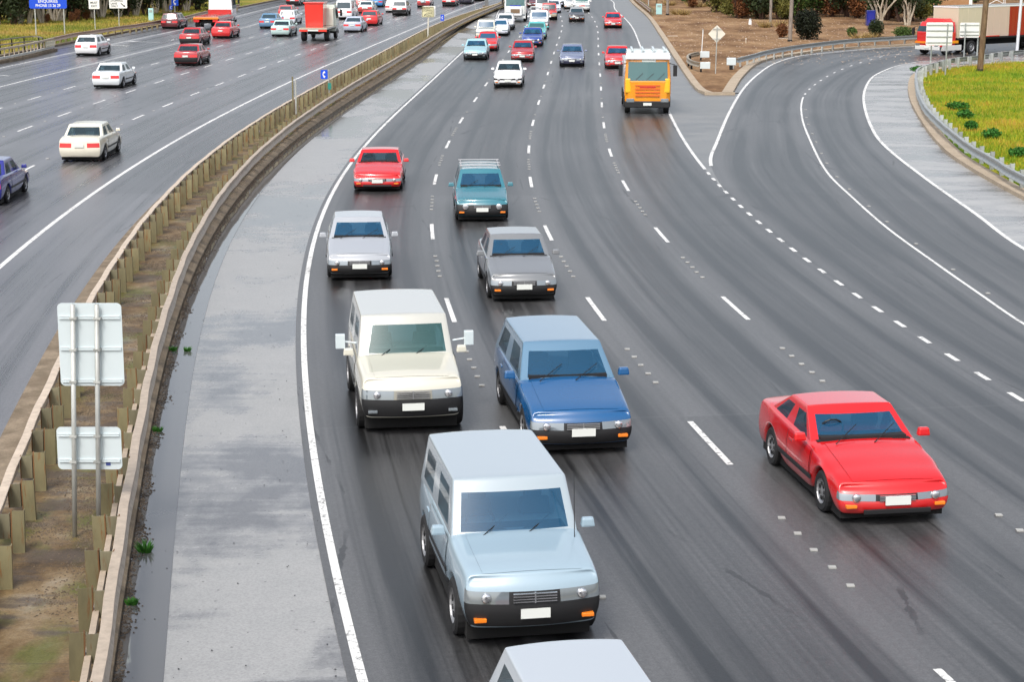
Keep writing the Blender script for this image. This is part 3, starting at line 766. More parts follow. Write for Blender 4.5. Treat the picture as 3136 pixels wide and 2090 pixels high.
    for e in extras:
        if e == 'rack':
            m = MB()
            for x in (xt0 - .4, (xt0 + xt1) / 2, xt1 + .3): m.tube((x, -wt - .02, ht + .09), (x, wt + .02, ht + .09), .022, n=6)
            for s_ in (-1, 1):
                m.tube((xt0 - .3, s_ * wt * .95, ht + .07), (xt1 + .2, s_ * wt * .95, ht + .07), .02, n=6)
                for x in (xt0 - .4, xt1 + .3): m.tube((x, s_ * wt * .95, ht - .01), (x, s_ * wt * .95, ht + .08), .02, n=5)
            m.build('roof_rack', M['black'] if color[0] > .3 else M['alloy'], root)
        if e == 'bullbar':
            m = MB(); x = h + .10; z0 = g0 + .1
            for z in (z0, z0 + .28, z0 + .60): m.tube((x, -W * .42, z), (x, W * .42, z), .035, n=8)
            for s_ in (-1, 1):
                for y in (.42, .18): m.tube((x, s_ * W * y, z0 - .1), (x - .02, s_ * W * y, z0 + .62), .035, n=8)
            m.build('bull_bar', M['alloy'], root)
        if e == 'aerial':
            m = MB(); m.tube((xb0 + .15, W * .4, hb), (xb0 - .1, W * .42, hb + .95), .007, .004, 5); m.build('aerial', M['black'], root)
        if e == 'spare':
            m = MB(); m.lathe([(0, -.11), (.26, -.11), (.34, -.07), (.36, 0), (.34, .07), (.26, .1)], (-h - .12, .1, g0 + .72), 'x', 18); m.build('spare_wheel_cover', M['signback'], root)
        if e == 'tray':
            m = MB(); bx = -.62; ln = h - .62
            m.box(bx - ln / 2 - .02, 0, 1.12, ln + .05, W * 1.0, .06)
            for s_ in (-1, 1): m.box(bx - ln / 2, s_ * W * .5, 1.26, ln, .04, .26)
            m.box(-h - .02, 0, 1.26, .04, W * .98, .26); m.build('tray', P, root)
        if e == 'cage':
            m = MB()
            for x in (-.62, -h): 
                for s_ in (-1, 1): m.tube((x, s_ * W * .46, 1.1), (x, s_ * W * .46, 1.95), .03, n=6)
                m.tube((x, -W * .46, 1.95), (x, W * .46, 1.95), .03, n=6)
            for s_ in (-1, 1): m.tube((-.62, s_ * W * .46, 1.95), (-h, s_ * W * .46, 1.95), .03, n=6); m.tube((-.62, s_ * W * .46, 1.55), (-h, s_ * W * .46, 1.55), .02, n=6)
            m.build('ladder_rack', M['galv'], root)
        if e == 'canopy':
            m = MB(); m.box(-(h + .66) / 2 - .02, 0, 1.42, h - .70, W * .94, .62, 0, None, .9); m.build('canopy', paint_mat((.75, .76, .76)), root, bevel=.06)
        if e == 'longmirror':
            for s_ in (-1, 1):
                m = MB(); m.box(xb0 - .35, s_ * (W / 2 + .22), hb + .34, .10, .17, .26); m.tube((xb0 - .35, s_ * W / 2 * .92, hb + .3), (xb0 - .35, s_ * (W / 2 + .2), hb + .34), .02, n=5); m.build('towing_mirror', M['signback'], root, bevel=.02)
    if scale != 1.0: root.scale = (scale,) * 3
    root['_L'] = L
    return root
def put(root, u, v, side='near', dh=0.0, z=0.004, shift=.25):
    """stand a vehicle so that the bumper facing the camera is over pixel (u, v)"""
    p = at(u, v); L = root.get('_L', 4.6) * root.scale[0]
    sl = REF.slope(p.y) if side == 'near' else FAR.slope(p.y)
    d = Vector((sl, 1, 0)).normalized(); d = Matrix.Rotation(R(dh), 3, 'Z') @ d
    c = p + d * (L / 2 - shift)
    root.location = (c.x, c.y, z)
    f = -d if side == 'near' else d
    root.rotation_euler = (0, 0, math.atan2(f.y, f.x))
    if '_L' in root: del root['_L']
    return root

red, dred, maroon = (.60, .004, .007), (.40, .006, .010), (.11, .005, .012)
white, cream, silver = (.78, .79, .80), (.66, .63, .52), (.36, .38, .41)
blue, navy, teal, sky_ = (.012, .05, .27), (.006, .010, .05), (.03, .17, .22), (.30, .50, .56)
grey = (.17, .18, .19)
NG_ = 'oncoming cars on the near carriageway'; FG_ = 'cars driving away on the far carriageway'
near_cars = [
 # kind, colour, u, v, dheading, label, category, kwargs
 ('coupe', red, 868, 440, 0, 'red sports coupe beside the solid white line, ahead of the silver car', 'car', dict(near=True)),
 ('sedan', silver, 827, 645, 0, 'silver car with black lower bumper next to the solid white line', 'car', dict(near=True, bumper='black', glass='glass_blue')),
 ('wagon', teal, 1108, 510, 0, 'teal station wagon with roof rack and orange indicators', 'car', dict(near=True, bumper='black', glass='glass_blue', extras=('rack',))),
 ('sedan', grey, 1203, 694, 0, 'grey sedan with black bumper, just behind the deep blue station wagon', 'car', dict(near=True, bumper='black', glass='glass_blue')),
 ('suv', (.60, .58, .49), 948, 1000, 0, 'off white four wheel drive with large pale side mirrors beside the solid white line', 'four wheel drive', dict(near=True, bumper='black', glass='glass_teal', extras=('longmirror',), roof=(.46, .46, .42), scale=1.05, grille=(.25, .24, .2))),
 ('wagon', (.004, .085, .24), 1335, 1045, 0, 'deep blue station wagon right of the off white four wheel drive', 'car', dict(near=True, bumper='black', glass='glass_blue', roof=(.10, .20, .30), scale=1.10)),  # roof paler than the body: sky reflection put into its colour
 ('suv', (.30, .40, .47), 1222, 1490, 0, 'large pale blue grey four wheel drive, nearest whole vehicle', 'four wheel drive', dict(near=True, bumper='black', glass='glass_blue', extras=('aerial',), roof=(.34, .40, .44))),
 ('coupe', red, 2048, 1200, 0, 'bright red low two door car alone to the right of the dashed lines', 'car', dict(near=True, glass='glass_blue', scale=1.07)),
 ('sedan', white, 1167, 201, 0, 'bright white sedan alone behind the teal wagon', 'car', dict(near=True)),
 ('sedan', (.14, .17, .27), 1314, 153, 0, 'blue grey sedan with dark navy grille alone in the middle lane', 'car', dict(near=True, bumper=navy, grille=navy, glass='glass_blue')),
 ('hatch', dred, 1200, 142, 0, 'pinkish red hatchback with pale number plate in front of the blue sedan', 'car', dict(near=True, glass='glass_blue')),
 ('sedan', sky_, 1091.5, 138, 0, 'light blue sedan with black bumper, first in the lane by the barrier', 'car', dict(near=True, bumper='black', glass='glass_blue')),
 ('hatch', red, 1119, 117, 0, 'red hatchback directly behind the light blue sedan', 'car', dict(glass='glass_blue')),
 ('suv', cream, 1115, 93, 0, 'cream four wheel drive behind the red hatchback by the barrier', 'four wheel drive', dict(glass='glass_blue', scale=.92)),
 ('sedan', (.70, .72, .80), 1146, 82, 0, 'white sedan with blue windscreen just behind the cream four wheel drive', 'car', dict(glass='glass_blue')),
 ('wagon', white, 1160, 68.5, 0, 'white station wagon just ahead of the big white truck', 'car', dict(bumper='black')),
 ('sedan', blue, 1222, 106.5, 0, 'bright blue sedan with white headlights behind the red hatchback', 'car', dict(near=True, glass='glass_blue')),
 ('sedan', (.10, .42, .42), 1232, 90, 0, 'green sedan half hidden behind the bright blue sedan', 'car', dict(glass='glass_teal')),
 ('ute', white, 1238, 69, 0, 'white pickup with ladder rack over its tray', 'pickup', dict(extras=('tray', 'cage'), glass='glass_blue', scale=1.05)),
 ('suv', (.50, .03, .03), 1262, 45.5, 0, 'red four wheel drive with cream lower bumper behind the white pickup', 'four wheel drive', dict(bumper=(.5, .42, .3), scale=.93)),
 ('van', white, 1246, 30, 0, 'white van half hidden behind the red four wheel drive', 'van', dict(scale=.9)),
 ('sedan', (.60, .62, .75), 1272, 29.5, 0, 'pale blue white sedan behind the red four wheel drive', 'car', dict()),
 ('ute', (.75, .74, .76), 1284, 15.5, 0, 'white pickup with black bumper near the top of the middle lane', 'pickup', dict(extras=('tray',), bumper='black')),
 ('sedan', maroon, 1217, 17, 0, 'maroon sedan beside the big white truck', 'car', dict()),
 ('hatch', dred, 1233, 10, 0, 'small red car behind the maroon sedan at the top', 'car', dict()),
 ('hatch', (.03, .03, .035), 1325.5, 49.5, 0, 'dark hatchback with black mirrors ahead of the white pickup with red grille', 'car', dict(roof=(.3, .32, .34), bumper=(.05, .008, .012))),
 ('ute', (.76, .76, .74), 1337, 28, 0, 'white pickup with red grille trim behind the dark hatchback', 'pickup', dict(extras=('tray',), grille=(.35, .02, .01), glass='glass_teal', scale=1.08)),
 ('wagon', white, 1312, 20, 0, 'white wagon left of the white pickup with red grille trim', 'car', dict()),
 ('sedan', red, 1409, 64, 0, 'red sedan alone in the right lane', 'car', dict(near=True, glass='glass_blue')),
 ('sedan', red, 1419, 158, 0, 'red sedan partly hidden behind the orange truck', 'car', dict(near=True, glass='glass_blue')),
]
for kind, c, u, v, dh, lab, cat, kw in near_cars:
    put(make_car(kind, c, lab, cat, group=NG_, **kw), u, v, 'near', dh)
_o = make_car('wagon', (.42, .46, .50), 'pale silver vehicle of which only the roof shows at the bottom edge', 'car', near=True, group=NG_)
_p = at(1292, 1474, 1.46); _s = REF.slope(_p.y - 2); _d = Vector((-_s, -1, 0)).normalized(); _o.location = _p + _d * 1.95; _o.location.z = .004
_o.rotation_euler = (0, 0, math.atan2(_d.y, _d.x)); del _o['_L']
far_cars = [
 ('sedan', (.003, .008, .20), -50, 474, 'dark blue car cut off by the left edge of the photo', dict(near=True)),
 ('sedan', (.72, .68, .56), 186, 372, 'cream sedan with red tail lights, nearest whole car on the far carriageway', dict(near=True)),
 ('sedan', (.74, .78, .80), 245, 203, 'white sedan with pink tail lights between two dashed lines', dict(near=True)),
 ('hatch', white, 199, 129, 'white hatchback in the lane with painted arrows', dict(near=True, scale=1.08)),
 ('sedan', (.40, .012, .02), 428, 151, 'dark red sedan with bright blue rear window, nearer of two', dict(near=True, bumper='black')),
 ('sedan', dred, 436, 105, 'dark red sedan with pale boot panel behind the flatbed truck', dict(near=True, bumper='black')),
 ('wagon', maroon, 390, 66, 'maroon station wagon standing close to the roadside guardrail', dict(near=True)),
 ('sedan', red, 508, 88, 'bright red sedan right beside the flatbed truck', dict(near=True)),
 ('sedan', (.10, .22, .36), 615, 65.5, 'small blue grey car left of the pale green car', dict()),
 ('sedan', (.46, .62, .60), 644, 84, 'pale green sedan with red tail lights left of the red tipper truck', dict(near=True)),
 ('wagon', (.66, .72, .78), 660, 57, 'white wagon half hidden behind the pale green sedan', dict()),
 ('hatch', (.55, .10, .10), 656, 42, 'red roofed car ahead of the half hidden white wagon', dict()),
 ('van', white, 790.6, 45, 'white van with dark rear window', dict()),
 ('sedan', (.42, .46, .56), 809.6, 74.5, 'silver sedan with orange tail light in front of the red hatchback', dict()),
 ('hatch', red, 848.5, 59.5, 'bright red rounded hatchback beside the silver sedan', dict(scale=1.08)),
 ('sedan', (.74, .76, .74), 839, 31, 'white sedan with red bumper strip right of the white van', dict(bumper=(.35, .03, .02))),
 ('sedan', (.55, .22, .22), 827, 18, 'pink red car near the grass island', dict()),
 ('hatch', (.02, .20, .50), 865, 16, 'sky blue hatchback ahead of the white red sedan', dict()),
 ('sedan', (.42, .12, .12), 884, 8.5, 'dull red car right of the sky blue hatchback', dict()),
 ('suv', (.80, .76, .79), 918, 36, 'clean white four wheel drive with black bumper', dict(bumper='black', scale=.92)),
 ('wagon', (.74, .72, .72), 901.5, 28.5, 'white wagon with red tail light behind the clean white four wheel drive', dict()),
 ('suv', (.74, .70, .70), 973.5, 18, 'white four wheel drive with round spare wheel cover', dict(extras=('spare',), bumper=(.3, .02, .02), scale=.9)),
 ('sedan', (.70, .52, .52), 1031, 14.5, 'pinkish white car with wide red tail light', dict(bumper='black')),
 ('hatch', (.01, .01, .03), 1068.6, 9, 'black hatchback near the grey pillar', dict()),
 ('hatch', (.02, .02, .02), 1098, 2.5, 'farthest dark car just left of the grey pillar', dict()),
 ('sedan', (.50, .50, .58), 672.5, 12.5, 'silver lilac sedan alone on the exit lane', dict(bumper='black')),
]
for kind, c, u, v, lab, kw in far_cars:
    put(make_car(kind, c, lab, 'van' if kind == 'van' else 'four wheel drive' if kind == 'suv' else 'car', group=FG_, **kw), u, v, 'far', 0)

# ------------------------------------------------------------------ trucks
orange = (.85, .30, .002); yellow = (.88, .48, .004)
def truck_wheels(root, xs, W, r=.5, w=.28, dual=()):
    for x in xs:
        for s_ in (-1, 1): wheel(root, x, s_ * (W / 2 - .16), r, w if x not in dual else .42, True)
def cabover(root, x0, W, H, Lc, col, low=None, z0=.55, glass='glass_teal', visor=None):
    """flat fronted cab with its nose at x0"""
    P = paint_mat(col); m = MB()
    zs = [z0, z0 + .5, z0 + 1.0, z0 + 1.05, H - .22, H]; fx = [0, .02, .04, .05, -.20, -.32]; fw = [.96, 1, 1, 1, .93, .88]
    rows = []
    for z, f, w in zip(zs, fx, fw):
        hw = W / 2 * w; xf = x0 + f
        rows.append([(x0 - Lc, -hw, z), (xf - .18, -hw, z), (xf, -hw + .2, z), (xf + .03, 0, z), (xf, hw - .2, z), (xf - .18, hw, z), (x0 - Lc, hw, z)])
    m.strip(rows, 0, True); n = 7; b = len(m.v) - n
    m.f.append(tuple(range(b, b + n))); m.mi.append(0); m.f.append(tuple(range(n - 1, -1, -1))); m.mi.append(0)
    m.build('cab', P, root, bevel=.03)
    m = MB(); za, zb = z0 + 1.12, H - .32; k = (zb - zs[3]) / (zs[4] - zs[3]); ka = (za - zs[3]) / (zs[4] - zs[3])
    def fr(k_, y): return x0 + .05 - .25 * k_ + .04 - .03 * abs(y)
    yy = [-.86, -.4, 0, .4, .86]
    m.strip([[(fr(ka, y), y * W / 2 * 1.0, za) for y in yy], [(fr(k, y) , y * W / 2 * .97, zb) for y in yy]]); m.build('windscreen', M[glass], root)
    for s_ in (-1, 1):
        m = MB(); w1 = W / 2 + .006
        m.add([(x0 - .28, s_ * w1, za), (x0 - Lc + .25, s_ * w1, za), (x0 - Lc + .25, s_ * w1 * .965, zb), (x0 - .42, s_ * w1 * .965, zb)], [(0, 1, 2, 3)]); m.build('side_window', M['glass'], root)
        m = MB(); m.box(x0 + .02, s_ * (W / 2 + .20), H - .75, .10, .20, .55); m.tube((x0 - .05, s_ * W / 2 * .9, H - .38), (x0 + .02, s_ * (W / 2 + .2), H - .45), .02, n=5)
        m.build('wing_mirror', M['black'], root)
        m = MB(); m.box(x0 + .05, s_ * W * .37, z0 + .12, .06, .40, .20); m.build('headlight', M['lamp_w'], root, bevel=.02)
    m = MB(); m.box(x0 + .0, 0, z0 - .08, .16, W * .96, .34); m.build('bumper', paint_mat(low) if low else M['black'], root, bevel=.04)
    m = MB(); m.box(x0 + .11, 0, z0 - .06, .02, .42, .14); m.build('number_plate', M['plate'], root)
    for i in range(3):
        m = MB(); m.tube((x0 + .07, -.6 + i * .55, za + .04), (x0 + .02, -.25 + i * .55, za + .38), .01, n=4); m.build('wiper', M['black'], root)

t = empty('box_truck', (0, 0, 0), 0, 'orange and white truck with rails on its roof, driving in the right lane', 'truck')
cabover(t, 3.6, 2.35, 2.95, 1.75, orange, None, .58, 'glass_teal')
m = MB()
for z in (.95, 1.12, 1.29, 1.46): m.box(3.68, 0, z, .04, 1.25, .07)
m.build('grille', paint_mat((.75, .13, .003)), t)
m = MB(); m.box(3.67, 0, 1.40, .05, .8, .10); m.build('badge_panel', paint_mat((.55, .02, .01)), t)
for s_ in (-1, 1):
    m = MB(); m.box(3.5, s_ * .98, 1.45, .30, .30, .75); m.build('corner_panel', paint_mat(yellow), t, bevel=.08)
m = MB(); m.box(2.75, 0, 3.02, 1.5, 2.2, .16); m.build('roof_panel', paint_mat(white), t, bevel=.06)
m = MB(); m.box(3.46, 0, 2.86, .16, 2.28, .20); m.build('sun_visor', paint_mat(white), t, bevel=.03)
m = MB(); m.box(3.43, .05, 2.62, .05, .7, .28); m.build('destination_board', M['plate'], t)
m = MB()
for y in (-.8, -.25, .3, .85): m.box(2.2, y, 3.22, 2.6, .10, .10)
for x in (1.2, 2.2, 3.2): m.box(x, 0, 3.14, .08, 2.1, .06)
m.build('roof_rail', M['signback'], t)
m = MB(); m.box(-1.1, 0, 1.75, 5.2, 2.35, 1.6); m.build('truck_body', paint_mat(white), t, bevel=.04)
m = MB(); m.box(0, 0, .72, 6.8, 1.0, .3); m.build('chassis', M['under'], t)
for s_ in (-1, 1):
    m = MB(); m.box(2.6, s_ * 1.05, .62, .9, .28, .6); m.build('mudguard', M['black'], t, bevel=.05)
truck_wheels(t, (2.55, -2.2), 2.3, .48, .28, (-2.2,))
t['_L'] = 7.4; put(t, 1487, 262, 'near', 0)

t = empty('cement_truck', (0, 0, 0), 0, 'big white truck with green windscreen in the lane beside the barrier', 'truck')
cabover(t, 3.4, 2.4, 3.1, 2.0, (.76, .78, .76), (.70, .72, .72), .62, 'glass_teal')
m = MB(); m.box(3.62, 0, 1.15, .45, 1.5, .95); m.build('engine_cover', paint_mat(white), t, bevel=.1)
m = MB(); m.box(3.86, 0, 1.2, .03, 1.0, .45); m.build('grille', paint_mat((.22, .15, .09)), t)
m = MB(); m.box(3.5, 0, 1.78, .05, 1.2, .07); m.build('trim_stripe', paint_mat((.01, .03, .5)), t)
m = MB(); m.box(-1.6, 0, 2.2, 5.8, 2.45, 2.6); m.build('truck_body', paint_mat(white), t, bevel=.05)
m = MB(); m.box(-.5, 0, .75, 7.4, 1.0, .3); m.build('chassis', M['under'], t)
truck_wheels(t, (2.3, -2.2, -3.4), 2.4, .5, .3, (-2.2, -3.4)); t['_L'] = 7.4; t.scale = (.94, .94, .94); put(t, 1184, 50, 'near', 0)

t = empty('tipper_truck', (0, 0, 0), 0, 'truck with tall red bin on its back and pale cab', 'truck')
cabover(t, 3.4, 2.3, 2.9, 1.7, (.62, .68, .62), None, .62, 'glass')
m = MB(); m.box(-.8, 0, 1.08, 5.6, 2.4, .14); m.build('tray', paint_mat((.46, .42, .32)), t, bevel=.01)
m = MB(); m.box(.1, .35, 2.15, 1.9, 1.5, 2.0, 0, None, 1.08); m.box(.1, .35, 3.15, 2.2, 1.8, .12); m.build('bin', paint_mat((.75, .02, .006)), t, bevel=.05)
m = MB(); m.box(1.3, -.7, 1.9, .8, .7, 1.5); m.build('equipment_locker', paint_mat((.66, .68, .60)), t, bevel=.04)
for s_ in (-1, 1):
    m = MB(); m.box(-3.62, s_ * .82, .92, .06, .72, .16); m.build('tail_light', paint_mat((.75, .03, .01)), t)
m = MB(); m.box(-3.60, 0, .94, .05, .9, .12); m.build('rear_rail', M['plate'], t)
m = MB(); m.box(-.2, 0, .75, 6.4, 1.0, .3); m.build('chassis', M['under'], t)
truck_wheels(t, (2.4, -2.3), 2.3, .46, .28, (-2.3,)); t['_L'] = 7.2; put(t, 721, 95, 'far', 0)

t = empty('flatbed_truck', (0, 0, 0), 0, 'flatbed tow truck with white cab, red deck and orange rear stripes', 'truck')
cabover(t, 4.2, 2.35, 3.2, 2.2, white, None, .62, 'glass')
m = MB(); m.box(-1.2, 0, 1.15, 6.6, 2.45, .16); m.build('deck', paint_mat((.60, .56, .50)), t)
m = MB()
for y in (-1.0, -.35, .35, 1.0): m.box(-1.2, y, 1.26, 6.4, .10, .06)
m.build('deck_rail', paint_mat((.50, .02, .02)), t)
m = MB(); m.box(1.7, 0, 1.45, .14, 2.3, .45); m.build('headboard', paint_mat((.50, .02, .02)), t)
m = MB(); m.box(-4.52, 0, 1.1, .06, 2.4, .20); m.build('rear_stripe', paint_mat((.80, .22, .02)), t)
for s_ in (-1, 1):
    m = MB(); m.box(-4.54, s_ * .9, .85, .06, .5, .22); m.build('tail_light', M['lamp_r'], t)
    m = MB(); m.box(-1.2, s_ * 1.24, .95, 6.4, .05, .26); m.build('side_rail', paint_mat((.62, .03, .02)), t)
m = MB(); m.box(-.2, 0, .75, 8.2, 1.0, .3); m.build('chassis', M['under'], t)
truck_wheels(t, (3.0, -2.2, -3.3), 2.35, .48, .28, (-2.2, -3.3)); t['_L'] = 8.8; put(t, 476, 68, 'far', 0)

# semi trailer on the ramp
t = empty('semi_trailer_truck', (0, 0, 0), 0, 'long red and white curtain sided semi trailer rounding the ramp', 'truck')
cabover(t, 0.0, 2.45, 2.45, 1.75, (.62, .02, .02), (.70, .70, .68), .6, 'glass')
m = MB(); m.box(.05, 0, .92, .10, 2.3, .16); m.build('indicator_strip', M['lamp_o'], t)
for s_ in (-1, 1):
    m = MB(); m.box(-1.1, s_ * 1.235, .95, 1.9, .03, .20); m.build('side_stripe', paint_mat(orange), t)
    m = MB(); m.box(-1.4, s_ * 1.12, .5, 2.2, .16, .42); m.build('side_skirt', paint_mat((.66, .66, .64)), t, bevel=.04)
m = MB(); m.box(-1.2, 0, 2.56, 1.1, 2.0, .30, 0, None, .8); m.build('wind_deflector', paint_mat((.60, .02, .02)), t, bevel=.1)
segs = [(-1.95, -5.0, (.60, .53, .40)), (-5.0, -7.9, (.60, .46, .38)), (-7.9, -9.9, (.33, .008, .010)), (-9.9, -16.0, (.46, .44, .42))]
for a_, b_, c_ in segs:
    m = MB(); m.box((a_ + b_) / 2, 0, 2.36, a_ - b_ - .012, 2.48, 2.25); 
    for k in range(4): 
        x = a_ + (b_ - a_) * (k + .5) / 4
        for s_ in (-1, 1): m.box(x, s_ * 1.245, 2.36, .05, .02, 2.2)
    m.build('curtain_side', paint_mat(c_), t)
m = MB(); m.box(-8.98, 0, 3.53, 14.1, 2.52, .10); m.build('trailer_roof', paint_mat(white), t)
m = MB(); m.box(-8.98, 0, 1.16, 14.0, 2.5, .14); m.box(-8, 0, .85, 14, .9, .5); m.build('chassis', M['under'], t)
m = MB(); m.box(-4.5, 0, 1.27, 4.6, 2.53, .06); m.build('side_reflector_band', paint_mat((.70, .03, .01)), t)
truck_wheels(t, (-.9, -3.6, -4.8, -12.4, -13.6, -14.8), 2.4, .5, .3, (-3.6, -4.8, -12.4, -13.6, -14.8))
d = Vector((.80, .60, 0)); p0 = at(2106, 126); t.location = (p0.x + .9, p0.y + .5, 0); t.rotation_euler = (0, 0, math.atan2(-d.y, -d.x))

# ------------------------------------------------------------------ guardrails
WPROF = [(.00, .155), (.035, .145), (.035, .115), (.0, .075), (-.035, .035), (-.035, -.035), (.0, -.075), (.035, -.115), (.035, -.145), (.0, -.155)]
def beam(m, p, face, top=.74, mi=0, cap=True):
    """W-beam along p; face=+1: road to the right of the path direction"""
    rows = []
    for i, q in enumerate(p):
        t = p[min(i + 1, len(p) - 1)] - p[max(i - 1, 0)]; t.z = 0; t.normalize(); n = Vector((t.y, -t.x, 0)) * face
        base = q.z if hasattr(q, 'z') else 0
        rr = []
        wave = .012 * math.sin(i * 1.7) + .008 * math.sin(i * .53)
        prof = ([(-.11, .162), (-.10, .168), (.03, .168)] if cap else []) + [(a, b) for a, b in WPROF]
        for a, b in prof: rr.append(q + n * (a + .04 + wave) + Vector((0, 0, top - .16 + b)))
        bk = [(a - .012, b) for a, b in WPROF[::-1]]
        for a, b in bk: rr.append(q + n * (a + .04 + wave) + Vector((0, 0, top - .16 + b)))
        rows.append([tuple(x) for x in rr])
    m.strip(rows, mi, True)
def chan(m, c, t, n, w, d, z0, z1, mi=0, th=.012):
    """C-channel post: web across (along n), flanges along t"""
    a = c - n * (w / 2); b = c + n * (w / 2)
    def sl(p, q, off, thk, mi=mi):
        vs = []
        for z in (z0, z1):
            for r in (p, q, q + off * thk, p + off * thk): vs.append((r.x, r.y, z))
        m.add(vs, [(3, 2, 1, 0), (4, 5, 6, 7), (0, 1, 5, 4), (1, 2, 6, 5), (2, 3, 7, 6), (3, 0, 4, 7)], mi)
    sl(a, b, t, th); sl(a - t * .002, a + t * d, n, th * 1.3, 1); sl(b + t * th, b - n * 0 + t * d, n * -1, th)
def guardrail(name, path, face, label, mats, spacing=1.6, z0=.1, top=.74, post_h=.80, near_y=None, w=.19, back=True, blocks=True, group=None, rub=False, max_parts=100, cap=True):
    base = path[0].copy(); root = empty(name, (base.x, base.y, 0), 0, label, 'guardrail', group)
    loc = [p - Vector((base.x, base.y, 0)) for p in path]
    m = MB(); beam(m, loc, face, top, 0, cap); m.build('rail', mats[0], root)
    st = step_along(loc, spacing); order = sorted(range(len(st)), key=lambda i: (st[i] + base).y)
    vis = [i for i in order if (st[i] + base).y > 16]; rest = []
    for cnt, i in enumerate(vis):
        q = st[i]; t = st[min(i + 1, len(st) - 1)] - st[max(i - 1, 0)]; t.z = 0; t.normalize(); n = Vector((t.y, -t.x, 0)) * face * -1
        if t.y < 0: t = -t
        if cnt < max_parts:
            m = MB(); c = q + n * (.03 + (w if blocks else 0) + .02 + w / 2); h_ = post_h + rnd.uniform(-.015, .015)
            chan(m, Vector((0, 0, 0)), t, n, w, .10, 0, h_ - z0 + .1)
            o = m.build('post', [mats[1], M['rust'] if mats[1] is M['post'] else mats[1]], root); o.location = (c.x, c.y, z0 - .1)
            o.rotation_euler = (rnd.uniform(-.03, .03), rnd.uniform(-.035, .035), rnd.uniform(-.06, .06))
            if blocks:
                m = MB(); chan(m, n * -(w + .015), t, n, w, .10, top - .36 - z0 + .1, top + .01 - z0 + .1); m.build('spacer', [mats[2], M['rust'] if mats[1] is M['post'] else mats[2]], o)
        else: rest.append((q, t, n))
    if rest:
        m = MB()
        for q, t, n in rest:
            chan(m, q + n * (.05 + w * 1.5), t, n, w, .10, z0, post_h); chan(m, q + n * (.04 + w / 2), t, n, w, .10, top - .36, top)
        tag(m.build('post', [mats[1], M['rust'] if mats[1] is M['post'] else mats[1]], root), kind='stuff')
    if rub:
        m = MB(); a, b = offset(loc, -face * .16, 0), offset(loc, -face * .24, 0)
        solid_strip(m, a, b, .40, .50); m.build('rub_rail', mats[0], root)
    return root
ym = ds(17, 262, 245)
MLp = [MEDL.pt(y, 0) for y in ym]; MRp = [MEDR.pt(y, 0) for y in ym]
guardrail('guardrail', MRp, 1, 'rust stained guardrail on the median edge beside the wet shoulder', (M['rail'], M['post'], M['spacer']), 1.6, .19, .76, .80, rub=True)
guardrail('guardrail', MLp, -1, 'guardrail on the median edge towards the far carriageway, its tall posts showing', (M['rail'], M['post'], M['spacer']), 1.6, .19, .77, .82)
guardrail('guardrail', railR, -1, 'galvanised guardrail curving round the grass field beside the ramp shoulder', (M['galv'], M['galv'], M['galv']), 1.9, .05, .72, .78, w=.16)
rl2 = smooth([at(u, v, .1)[:2] for u, v in [(1692, 158), (1733, 147), (1763, 138), (1815, 128), (1884, 118), (1954, 110), (2023, 105.6), (2110, 100)]] + [(46, 170), (58, 181)], 90)
guardrail('guardrail', rl2, 1, 'galvanised guardrail along the bare dirt on the outside of the ramp', (M['galv'], M['galv_dull'], M['galv_dull']), 2.0, .1, .80, .74, w=.13)
gm = smooth([tuple(p[:2]) for p in offset([k for k in kerbM if k.y > 214], .45)], 70)
guardrail('guardrail', gm, -1, 'brown stained guardrail ending above the bare dirt near the pale green panel', (mat_metal_rail('brown stained rail steel', (.40, .28, .20), .5), M['post'], M['spacer']), 2.0, .1, .8, .8)
# bull nose loop at the tip of the dirt
bl = [at(u, v, .62) for u, v in [(1608, 147), (1590, 142), (1580, 135), (1583, 128), (1594, 124), (1608, 122)]]
bp = smooth([tuple(p[:2]) for p in bl], 24); base = bp[0].copy()
root = empty('rail_loop', (base.x, base.y, .1), 0, 'small rounded guardrail loop with two pale end panels on the dirt tip', 'guardrail')
lp = [p - Vector((base.x, base.y, 0)) for p in bp]
m = MB(); beam(m, lp, -1, .62); m.build('rail', mat_metal_rail('pale worn rail steel', (.52, .45, .34), .3), root)
for i in (0, 6, 12, 18, 24):
    m = MB(); m.box(lp[i].x + .08, lp[i].y, .2, .12, .12, .6); m.build('post', M['under'], root)
for i, e in ((0, .32), (24, .32)):
    m = MB(); m.box(lp[i].x + .35, lp[i].y - .05, .44, .66, .10, .44); m.build('end_panel', M['signback'], root, bevel=.02)
b = at(1680, 160, .1); o = empty('rail_terminal', b, 0, 'square pale end panel on a dark stub closing the ramp guardrail', 'end terminal')
m = MB(); m.box(0, 0, .55, .62, .12, .5); m.build('panel', M['signback'], o, bevel=.03)
m = MB(); m.box(.0, .06, .15, .22, .2, .36); m.build('stub_post', M['under'], o)

